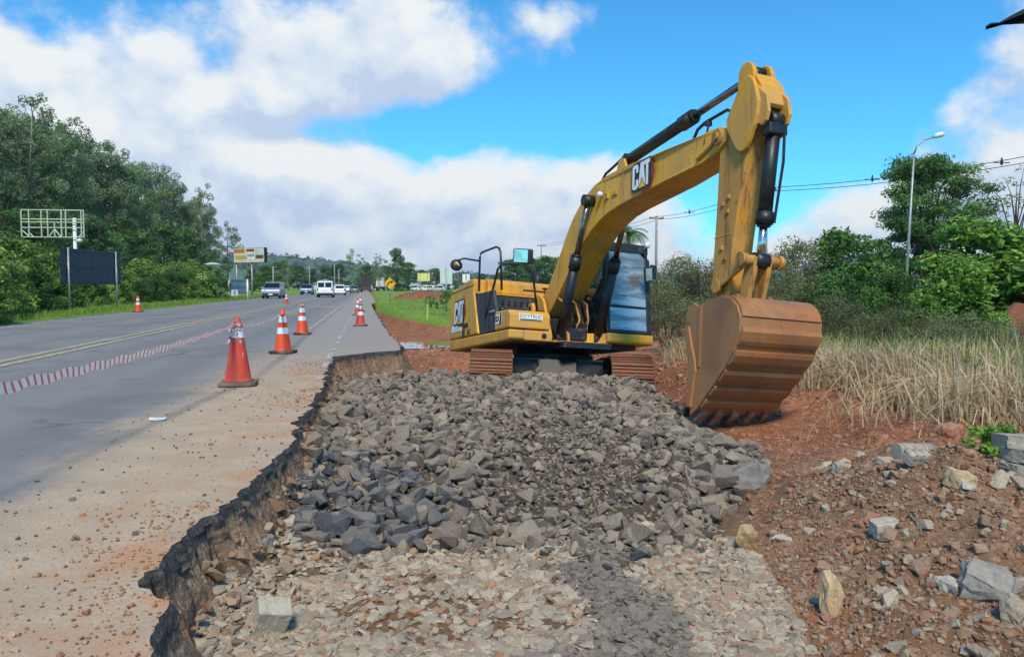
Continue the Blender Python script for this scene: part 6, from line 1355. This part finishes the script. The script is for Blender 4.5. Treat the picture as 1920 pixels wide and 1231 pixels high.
    if rails:
        for s in (-1, 1): k = MB(); k.tube([(wx - .95, s * .55, H + .04), (rb + .4, s * .55, H + .04)], .02, 6); k.build('roof_rail', M['ink'], o)
    return o
HD = math.atan2(U_S.y, U_S.x)              # away from the camera
def veh(px, py): g = G(px, py); return (g.x, g.y, .0)
make_car('minivan', 'grey oncoming minivan, nearest vehicle on the left lane', veh(513, 559), HD + math.pi - .02, lin(140, 148, 158), 4.4, 1.82, 1.66, 1.0, .98)
make_car('oncoming_car', 'blue-grey oncoming car following behind the grey minivan', veh(576, 552), HD + math.pi, lin(104, 132, 160), 4.3, 1.80, 1.62, 1.0, .98)
make_car('panel_van', 'white small van with split rear doors driving away', veh(611, 557), HD, lin(236, 236, 236), 4.3, 1.80, 1.84, .95, 1.0, van=True)
make_car('hatchback', 'silver hatchback driving away just right of the white van', veh(637, 553), HD, lin(206, 210, 214), 3.9, 1.70, 1.52)
make_car('dark_car', 'dark green-grey car behind the truck', veh(665, 549), HD, lin(70, 86, 92), 4.1, 1.72, 1.5)
make_car('white_car', 'far white car between the silver hatchback and the dark car', veh(650, 546), HD, lin(226, 228, 230), 4.0, 1.7, 1.5)
def make_truck(name, label, loc, heading, W, H, L, boxm, lower, sidem=None, cabc=None):
    o = empty(name, loc, heading); tag(o, label, 'truck'); k = MB(); k.span((-L / 2, -W / 2, 1.25), (L / 2 - 2.2, W / 2, H)); k.bevel(.06, 2); k.build('cargo_body', boxm, o)
    if sidem is not None:
        for s in (-1, 1): k = MB(); k.span((-L / 2 + .1, s * W / 2, 1.4), (L / 2 - 2.3, s * (W / 2 + .03), H - .06)); k.build('side_curtain', sidem, o)
    k = MB(); k.span((-L / 2 - .03, -W / 2 + .05, .55), (-L / 2 + .1, W / 2 - .05, 1.25)); k.build('rear_underrun', lower, o)
    k = MB(); k.prism([(L / 2 - 2.1, .6), (L / 2, .6), (L / 2, 1.6), (L / 2 - .25, 2.7), (L / 2 - .6, 2.9), (L / 2 - 2.1, 2.9)], -W / 2 + .05, W / 2 - .05); k.bevel(.08, 2); k.build('driver_cab', cabc or M['white_paint'], o)
    k = MB(); k.span((-L / 2 + .1, -.45, .75), (L / 2 - .4, .45, 1.05)); k.build('chassis', M['ink'], o)
    for s in (-1, 1):
        for x in (-L / 2 + 1.0, -L / 2 + 2.2, L / 2 - 1.0):
            k = MB(); k.tube([(x, s * (W / 2 - .45), .5), (x, s * (W / 2 - .02), .5)], .5, 20); w = k.build('wheel', M['rubber'], o); k = MB(); k.tube([(x, s * (W / 2 - .03), .5), (x, s * (W / 2), .5)], .27, 12); k.build('rim', M['galv'], w)
        k = MB(); k.box((-L / 2 - .05, s * (W / 2 - .25), .95), (.05, .3, .14)); k.build('tail_light', M['logo_red'], o)
        for z in (1.4, H - .2): k = MB(); k.box((-L / 2 - .01, s * (W / 2 - .06), (1.3 + H) / 2), (.03, .05, H - 1.5)); 
        k.build('rear_post', M['dark_panel'], o)
    k = MB(); k.box((-L / 2 - .012, 0, (1.3 + H) / 2), (.02, .03, H - 1.4)); k.build('door_gap', M['ink'], o)
    return o
make_truck('cargo_truck', 'tall dark covered truck driving away on the right', veh(686, 547), HD + .0, 2.5, 3.9, 11, surf('dark_cover', lin(58, 50, 54), lin(46, 42, 46), .8), surf('dark_red', lin(92, 52, 52), None, .6), surf('grey_curtain', lin(150, 152, 152), lin(130, 132, 134), .7))
make_truck('box_truck', 'white box truck partly behind the yellow warning sign', veh(714, 545.5), HD - .05, 2.45, 3.7, 9, surf('truck_white', lin(214, 212, 204), lin(200, 198, 190), .5), M['ink'])
g = G(768, 545); make_truck('parked_truck', 'white truck parked by the road, right of the dark conical tree', (g.x, g.y, .1), HD + 2.3, 2.4, 3.3, 8, M['white_paint'], M['ink'])
for i, (px, c, lab) in enumerate([(800, lin(225, 226, 228), 'white car parked left of the blank white board'), (818, lin(190, 194, 198), 'silver car parked close to the blank white board'), (786, lin(232, 232, 230), 'white car parked beside the parked truck')]):
    g = G(px, 546.5); make_car('parked_car', lab, (g.x, g.y, .05), HD + 1.4 + .3 * i, c)

# ------------------------------------------------------------------ signs, boards, poles
M['navy'] = surf('sign_back_navy', lin(40, 52, 72), lin(34, 44, 62), .5, .2, 3); M['greyback'] = surf('sign_back_grey', lin(128, 146, 156), lin(112, 130, 142), .5, .3, 3)
def sign_board(name, label, a, b, z0, z1, mat, post_x, post_r=.04, th=.03, postm=None, braces=True, cat='sign', zbase=0.0):
    """upright board from ground points a to b with posts at the given shares"""
    a, b = Vector(a), Vector(b); d = b - a; L_ = d.length; o = empty(name, (a.x, a.y, 0), math.atan2(d.y, d.x)); tag(o, label, cat)
    k = MB(); k.span((0, 0, z0), (L_, th, z1)); k.bevel(.006, 1); k.build('panel', mat, o)
    for f in post_x: k = MB(); k.tube([(L_ * f, -.04, zbase - .3), (L_ * f, -.04, z1 + .02)], post_r, 10); k.build('post', postm or M['galv'], o)
    if braces:
        for z in (z0 + .06, (z0 + z1) / 2, z1 - .06): k = MB(); k.span((.03, -.035, z - .025), (L_ - .03, -.002, z + .025)); k.build('cross_rail', mat, o)
        for f in (.5,): k = MB(); k.span((L_ * f - .01, -.004, z0), (L_ * f + .01, .0, z1)); k.build('panel_joint', M['ink'], o)
    return o
A_, B_ = AT(114, 500, 33.5), AT(226, 500, 38.5)
sign_board('road_sign', 'large dark blue road sign seen from behind on two pale posts', A_, B_, 1.28, 2.85, M['navy'], (.10, .90), .045)
A_, B_ = AT(426, 540, 70), AT(466, 540, 73); sign_board('road_sign', 'grey road sign seen from behind below the advertising billboard', A_, B_, .55, 1.85, M['greyback'], (.06, .93), .09, postm=M['white_paint'])
for px, lab in ((414, 'small square white sign left of the grey sign back'), (440, 'small white sign in front of the grey sign back')):
    A_, B_ = AT(px - 6, 549, 66), AT(px + 6, 549, 66.5); o = sign_board('small_sign', lab, A_, B_, .42, .92, M['white_paint'], (.5,), .03, braces=False)
    k = MB(); k.span((.2, -.05, .55), (.36, -.045, .80)); k.build('sign_mark', M['navy'], o)
A_ = AT(825, 520, 44); B_ = AT(848, 520, 44); sign_board('blank_board', 'tall blank pale board on a post left of the excavator', A_, B_, 1.32, 2.22, M['greyback'] if False else surf('pale_board', lin(196, 208, 204), lin(182, 196, 194), .6), (.5,), .05, braces=False)
A_ = AT(867, 520, 60); B_ = AT(881, 520, 60); sign_board('blank_board', 'small white board close above the counterweight', A_, B_, 1.5, 2.15, M['white_paint'], (.5,), .05, braces=False)
A_ = AT(783, 520, 150); B_ = AT(806, 520, 150); sign_board('yellow_board', 'distant pale yellow billboard behind the soil heap', A_, B_, 2.3, 3.85, surf('pale_yellow', lin(226, 220, 130), None, .6), (.2, .8), .08, braces=False)
# diamond warning sign with a curve arrow
c = AT(731, 531, 60); o = empty('warning_sign', (c.x, c.y, 0), .05); tag(o, 'yellow diamond warning sign with a black curved arrow', 'sign'); zc = c.z; h = .50
MB().prism([(-h, zc), (0, zc - h), (h, zc), (0, zc + h)], 0, .02).build('sign_plate', surf('sign_yellow', lin(240, 176, 20), None, .45), o); MB().tube([(0, .05, -.2), (0, .05, zc + .3)], .035, 8).build('post', M['galv'], o)
k = MB(); k.prism([(-.22, zc - .20), (-.12, zc - .20), (-.10, zc - .02), (.02, zc + .06), (.10, zc + .06), (.10, zc - .04), (.28, zc + .11), (.10, zc + .26), (.10, zc + .16), (-.02, zc + .15), (-.18, zc + .04)], -.006, -.001); k.build('arrow', M['ink'], o)
for s in range(4):
    a = [(-h, zc), (0, zc - h), (h, zc), (0, zc + h)]; p, q = a[s], a[(s + 1) % 4]; k = MB(); k.tube([(p[0] * .93, -.004, zc + (p[1] - zc) * .93), (q[0] * .93, -.004, zc + (q[1] - zc) * .93)], .012, 4); k.build('sign_border', M['ink'], o)
# advertising billboard
c0, c1 = AT(438, 480, 100), AT(497, 480, 97); d = c1 - c0; L_ = d.length; o = empty('billboard', (c0.x, c0.y, 0), math.atan2(d.y, d.x)); tag(o, 'advertising billboard with orange and white print on two tall poles', 'billboard'); z0, z1 = 4.25, 6.1
k = MB(); k.span((0, 0, z0), (L_, .35, z1)); k.build('board', M['ink'], o)
def ad(nm, x0, x1, za, zb, c, d_=.02): k = MB(); k.span((L_ * x0, -d_, z0 + (z1 - z0) * za), (L_ * x1, -.001, z0 + (z1 - z0) * zb)); k.build(nm, surf('print_' + nm, c, tuple(q * .8 for q in c), .5, 0, 1.5), o)
ad('print_sheet', .01, .97, .02, .98, lin(216, 206, 186), .006); ad('orange_block', .03, .36, .68, .94, lin(206, 126, 50)); ad('ochre_block', .05, .42, .24, .50, lin(186, 166, 96)); ad('brown_block', .70, .95, .26, .50, lin(116, 70, 58)); ad('white_block', .44, .68, .20, .66, lin(226, 226, 220)); ad('red_band', .42, .66, .76, .92, lin(120, 70, 60)); ad('pale_block', .68, .95, .58, .94, lin(196, 212, 200))
for q in range(5): ad('dark_letter', .46 + q * .043, .485 + q * .043, .42 - .03 * (q % 2), .58, lin(70, 76, 84), .03)
for f in (.05, .54): k = MB(); k.tube([(L_ * f, .2, -.3), (L_ * f, .2, z0)], .10, 10); k.build('pole', M['galv'], o)
# empty billboard lattice
c0, c1 = AT(40, 420, 62), AT(157, 420, 62.5); d = c1 - c0; L_ = d.length; o = empty('empty_billboard', (c0.x, c0.y, 0), math.atan2(d.y, d.x)); tag(o, 'empty pale metal billboard lattice on a post above the shrubs', 'billboard frame'); z0 = AT(97, 444, 62).z; z1 = AT(97, 393, 62).z; H_ = z1 - z0; fm = surf('frame_paint', lin(196, 196, 176), lin(170, 170, 150), .6)
for f in (0, .12, .32, .42, .64, .71, .96, 1.0): k = MB(); k.tube([(L_ * f, .0, z0), (L_ * f, .0, z1)], .05, 6); k.build('upright', fm, o)
for f in (0, .35, .55, .66, 1.0): k = MB(); k.tube([(0, .06, z0 + H_ * f), (L_, .06, z0 + H_ * f)], .045, 6); k.build('crossbar', fm, o)
for a, b in (((0, .25), (.12, 0)), ((.42, 0), (.52, .3)), ((.62, 0), (.52, .3)), ((.52, 0), (.52, .55)), ((.90, 0), (1, .25)), ((.1, .2), (.18, 0))): k = MB(); k.tube([(L_ * a[0], .1, z0 + H_ * a[1]), (L_ * b[0], .1, z0 + H_ * b[1])], .05, 6); k.build('brace', fm, o)
k = MB(); k.tube([(L_ * .82, .35, -.5), (L_ * .82, .35, z0 + H_ * .72)], .14, 12); k.build('post', M['white_paint'], o); k = MB(); k.lathe([(0, 0), (.25, .02), (.22, .16), (.1, .24), (0, .25)], 14); k.build('lamp', M['lamp_glass'], o, (L_ * .95, -.3, z0 - .38)); k = MB(); k.tube([(L_ * .82, .3, z0 - .2), (L_ * .95, -.3, z0 - .2)], .04, 6); k.build('lamp_arm', M['galv'], o)
# street lamp
Y = 36; c = AT(1697, 500, Y); tp = AT(1714, 288, Y); o = empty('street_lamp', (c.x, Y, gz(c.x, Y))); tag(o, 'tall slender street lamp with a curved arm right of the excavator', 'street lamp'); zt = tp.z - gz(c.x, Y); dx = tp.x - c.x
k = MB(); k.tube([(0, 0, -.3), (dx * .5, 0, zt * .5), (dx, 0, zt)], [.075, .06, .045], 12); k.build('pole', M['galv'], o); k = MB(); k.tube([(dx, 0, zt), (dx + .12, 0, zt + .35), (dx + .45, 0, zt + .62), (dx + .95, 0, zt + .78)], .04, 8); k.build('arm', M['galv'], o)
k = MB(); k.tube([(dx + .85, 0, zt + .74), (dx + 1.0, 0, zt + .82), (dx + 1.25, 0, zt + .88), (dx + 1.38, 0, zt + .86)], [.06, .12, .13, .05], 12); k.build('lamp_head', M['lamp_glass'], o)
# power line
PO = []
for (px, yt, Y, lab) in [(1437, 350, 60, 'power pole seen just right of the bucket cylinder'), (1231, 405, 86, 'power pole between the cab and the stick'), (1015, 458, 150, 'distant power pole above the engine hood'), (2080, 262, 44, None)]:
    t = AT(px, yt, Y); PO.append(t)
    if lab is None: continue
    o = empty('power_pole', (t.x, Y, 0)); tag(o, lab, 'power pole'); k = MB(); k.tube([(0, 0, -.3), (0, 0, t.z)], [.17, .12], 10); k.build('pole', M['concrete'], o); k = MB(); k.box((0, 0, t.z - .25), (1.6, .1, .12)); k.build('crossarm', M['bark'], o)
    for s in (-.7, 0, .7): k = MB(); k.lathe([(.03, 0), (.06, .03), (.06, .1), (.02, .16)], 10, (s, 0, t.z - .2)); k.build('insulator', M['dark_panel'], o)
order = [PO[3], PO[0], PO[1], PO[2]]; names = ['overhead wires crossing the sky at the right', 'overhead wires between the stick and the cab', 'far overhead wires above the engine hood']
for i in range(3):
    a, b = order[i], order[i + 1]; o = empty('overhead_wire', tuple(a)); tag(o, names[i], 'wire')
    for s in (-.35, .35):
        k = MB(); k.tube([p - a for p in sag(a + Vector((s, 0, -.1 - .25 * (s > 0))), b + Vector((s, 0, -.1 - .25 * (s > 0))), .45, 14)], .022, 4, False); k.build('cable', M['ink'], o)
    for f in (.25, .62):
        c = a.lerp(b, f) - a - Vector((0, 0, .5)); k = MB(); k.tube([c + Vector((-.5, 0, 0)), c + Vector((.5, 0, 0))], .03, 5); k.lathe([(.05, -.15), (.09, 0), (.04, .3)], 8, tuple(c)); k.build('spacer', M['ink'], o)
for (px, yt, yb, Y, lab) in [(580, 497, 540, 160, 'thin white lamp pole above the blue-grey car'), (627, 495, 540, 190, 'pale pole left of the silver hatchback'), (635, 505, 540, 190, 'shorter pale pole above the silver hatchback'), (948, 490, 540, 170, 'distant lamp pole above the handrails'), (512, 500, 545, 120, 'thin pale post above the grey minivan')]:
    t = AT(px, yt, Y); o = empty('utility_pole', (t.x, Y, 0)); tag(o, lab, 'pole'); k = MB(); k.tube([(0, 0, -.2), (0, 0, t.z)], .13, 8); k.build('shaft', M['concrete'], o); k = MB(); k.box((.25, 0, t.z), (.7, .12, .1)); k.build('head', M['galv'], o)

# ------------------------------------------------------------------ far buildings, wall, tarpaulin, small things
def house(name, label, c, w, d, h, rz, wallm, roofm):
    o = empty(name, (c[0], c[1], 0), rz); tag(o, label, 'house'); k = MB(); k.span((-w / 2, -d / 2, -.3), (w / 2, d / 2, h)); k.build('wall', wallm, o)
    k = MB(); k.prism([(-w / 2 - .4, h), (w / 2 + .4, h), (0, h + w * .22)], -d / 2 - .4, d / 2 + .4); k.build('roof', roofm, o)
    for x in (-w * .25, w * .22): k = MB(); k.span((x - .5, -d / 2 - .03, h * .35), (x + .5, -d / 2 + .02, h * .8)); wn = k.build('window', M['car_glass'], o); k = MB(); k.span((x - .6, -d / 2 - .08, h * .31), (x + .6, -d / 2 - .0, h * .35)); k.build('sill', M['white_paint'], wn)
    k = MB(); k.span((-.45, -d / 2 - .03, -.1), (.45, -d / 2 + .02, h * .75)); k.build('door', M['bark'], o); return o
wallw = surf('house_wall', lin(214, 212, 206), lin(190, 188, 180), .9, 0, 1.5); tile = surf('roof_tile', lin(150, 96, 74), lin(124, 78, 60), .9, 0, 3); tin = surf('roof_tin', lin(150, 156, 160), lin(120, 126, 130), .5, .4, 2)
c = AT(400, 520, 120); house('house', 'tall white house glimpsed between the shrubs and the billboard', (c.x, 120), 1.5, 2, 4.6, .1, wallw, wallw)
c = AT(1665, 500, 42); house('house', 'house with a grey tin roof half hidden behind the street lamp', (c.x, 46), 3.4, 5, 2.3, .3, surf('dark_wall', lin(110, 100, 90), None, .9), tin)
c = AT(560, 535, 210); house('house', 'low house beyond the road above the grey minivan', (c.x, 240), 7, 6, 2.2, .2, wallw, tin)
c = AT(715, 530, 300); house('house', 'far white shed behind the box truck', (c.x, 320), 16, 8, 4, .1, wallw, tin)
c = AT(820, 530, 330); house('house', 'far pale building behind the blank white board', (c.x, 340), 14, 8, 4, -.2, wallw, tile)
# broken red masonry wall at the right edge
m_, nt, b_ = mat_new('red_masonry'); P = coords(nt); br = nd(nt, 'TexBrick'); br.inputs['Scale'].default_value = 4.0; br.inputs['Color1'].default_value = (*lin(150, 88, 66), 1); br.inputs['Color2'].default_value = (*lin(132, 74, 56), 1); br.inputs['Mortar'].default_value = (*lin(120, 92, 76), 1); mp = nd(nt, 'Mapping'); mp.inputs['Rotation'].default_value = (math.pi / 2, 0, 0); nt.links.new(P, mp.inputs[0]); nt.links.new(mp.outputs[0], br.inputs['Vector'])
nt.links.new(mixc(nt, noise(nt, P, 2, 6, .6, .4, .7), br.outputs[0], lin(146, 96, 72)), b_.inputs['Base Color']); b_.inputs['Roughness'].default_value = .95
k = MB(); k.prism([(0, -.6), (3.2, -.6), (3.2, 1.35), (2.2, 1.38), (1.5, 1.25), (1.1, 1.28), (.7, 1.1), (.4, 1.15), (.15, .9), (0, .7)], 0, .22); bmesh.ops.recalc_face_normals(k.bm, faces=k.bm.faces); c = AT(1880, 560, 20.5); tag(k.build('masonry_wall', m_, None, (c.x, 20.5, gz(c.x, 20.5) - .15), (0, 0, -.1)), 'broken red masonry wall under the bright trees at the right edge', 'wall')
# tarpaulin corner hanging into the upper right
c = AT(1848, 54, 8.0); o = empty('tarpaulin', (c.x + .75, 8.0, gz(c.x + .75, 8.0))); zb = o.location.z; tag(o, 'dark sagging tarpaulin corner poking in at the upper right corner', 'tarpaulin'); k = MB(); tz = AT(1920, 30, 8).z - zb
k.tube([(0, .1, -.3), (0, .1, tz + .2)], .04, 8); k.build('pole', M['bark'], o)
rows = []; m3 = surf('tarpaulin_cloth', lin(62, 64, 66), lin(44, 46, 50), .8, 0, 4, bmp=.5, bscale=9)
low = [(1848, 56), (1862, 52), (1880, 47), (1900, 46), (1925, 45), (1990, 44)]; hi = [(1848, 49), (1858, 43), (1874, 42), (1894, 30), (1925, 14), (1990, -20)]; V = []
for (a, b) in zip(low, hi):
    for f, dy in ((0, 0), (.35, .10), (.7, -.05), (1, .12)): p = AT(a[0] + (b[0] - a[0]) * f, a[1] + (b[1] - a[1]) * f, 8.0 + dy); V.append(p - o.location)
k = MB(); vs = [k.bm.verts.new(v) for v in V]
for i in range(len(low) - 1):
    for j in range(3): k.bm.faces.new((vs[i * 4 + j], vs[(i + 1) * 4 + j], vs[(i + 1) * 4 + j + 1], vs[i * 4 + j + 1]))
bmesh.ops.solidify(k.bm, geom=list(k.bm.faces), thickness=.02); k.build('sheet', m3, o)
# litter on the road, survey stake on the grass
g = G(296, 788); k = MB(); k.box((0, 0, .012), (.13, .05, .015)); bmesh.ops.subdivide_edges(k.bm, edges=list(k.bm.edges), cuts=2, use_grid_fill=True)
for v in k.bm.verts: v.co.z += random.uniform(-.003, .006)
tag(k.build('litter', M['sticker'], None, (g.x, g.y, .004), (0, 0, .2)), 'flattened white scrap of litter on the dusty asphalt', 'litter')
g = G(797, 598); k = MB(); k.prism([(-.03, -.1), (.03, -.1), (.03, .45), (0, .5), (-.03, .45)], -.02, .02); tag(k.build('survey_stake', surf('stake', lin(170, 190, 80), None, .7), None, (g.x, g.y + .8, .03)), 'yellow-green survey stake in the grass left of the excavator', 'stake')

# ------------------------------------------------------------------ thin air that greys the far ridge
hz = MB(); hz.span((-8300, -130, -2.5), (8300, 4400, 62)); hm = bpy.data.materials.new('haze'); hm.use_nodes = True; hm.node_tree.nodes.clear()
pv = hm.node_tree.nodes.new('ShaderNodeVolumePrincipled'); pv.inputs['Color'].default_value = (.80, .87, .96, 1); pv.inputs['Density'].default_value = .0002; pv.inputs['Anisotropy'].default_value = .2
ho = hm.node_tree.nodes.new('ShaderNodeOutputMaterial'); hm.node_tree.links.new(pv.outputs[0], ho.inputs['Volume'])
tag(hz.build('haze', hm), kind='stuff')
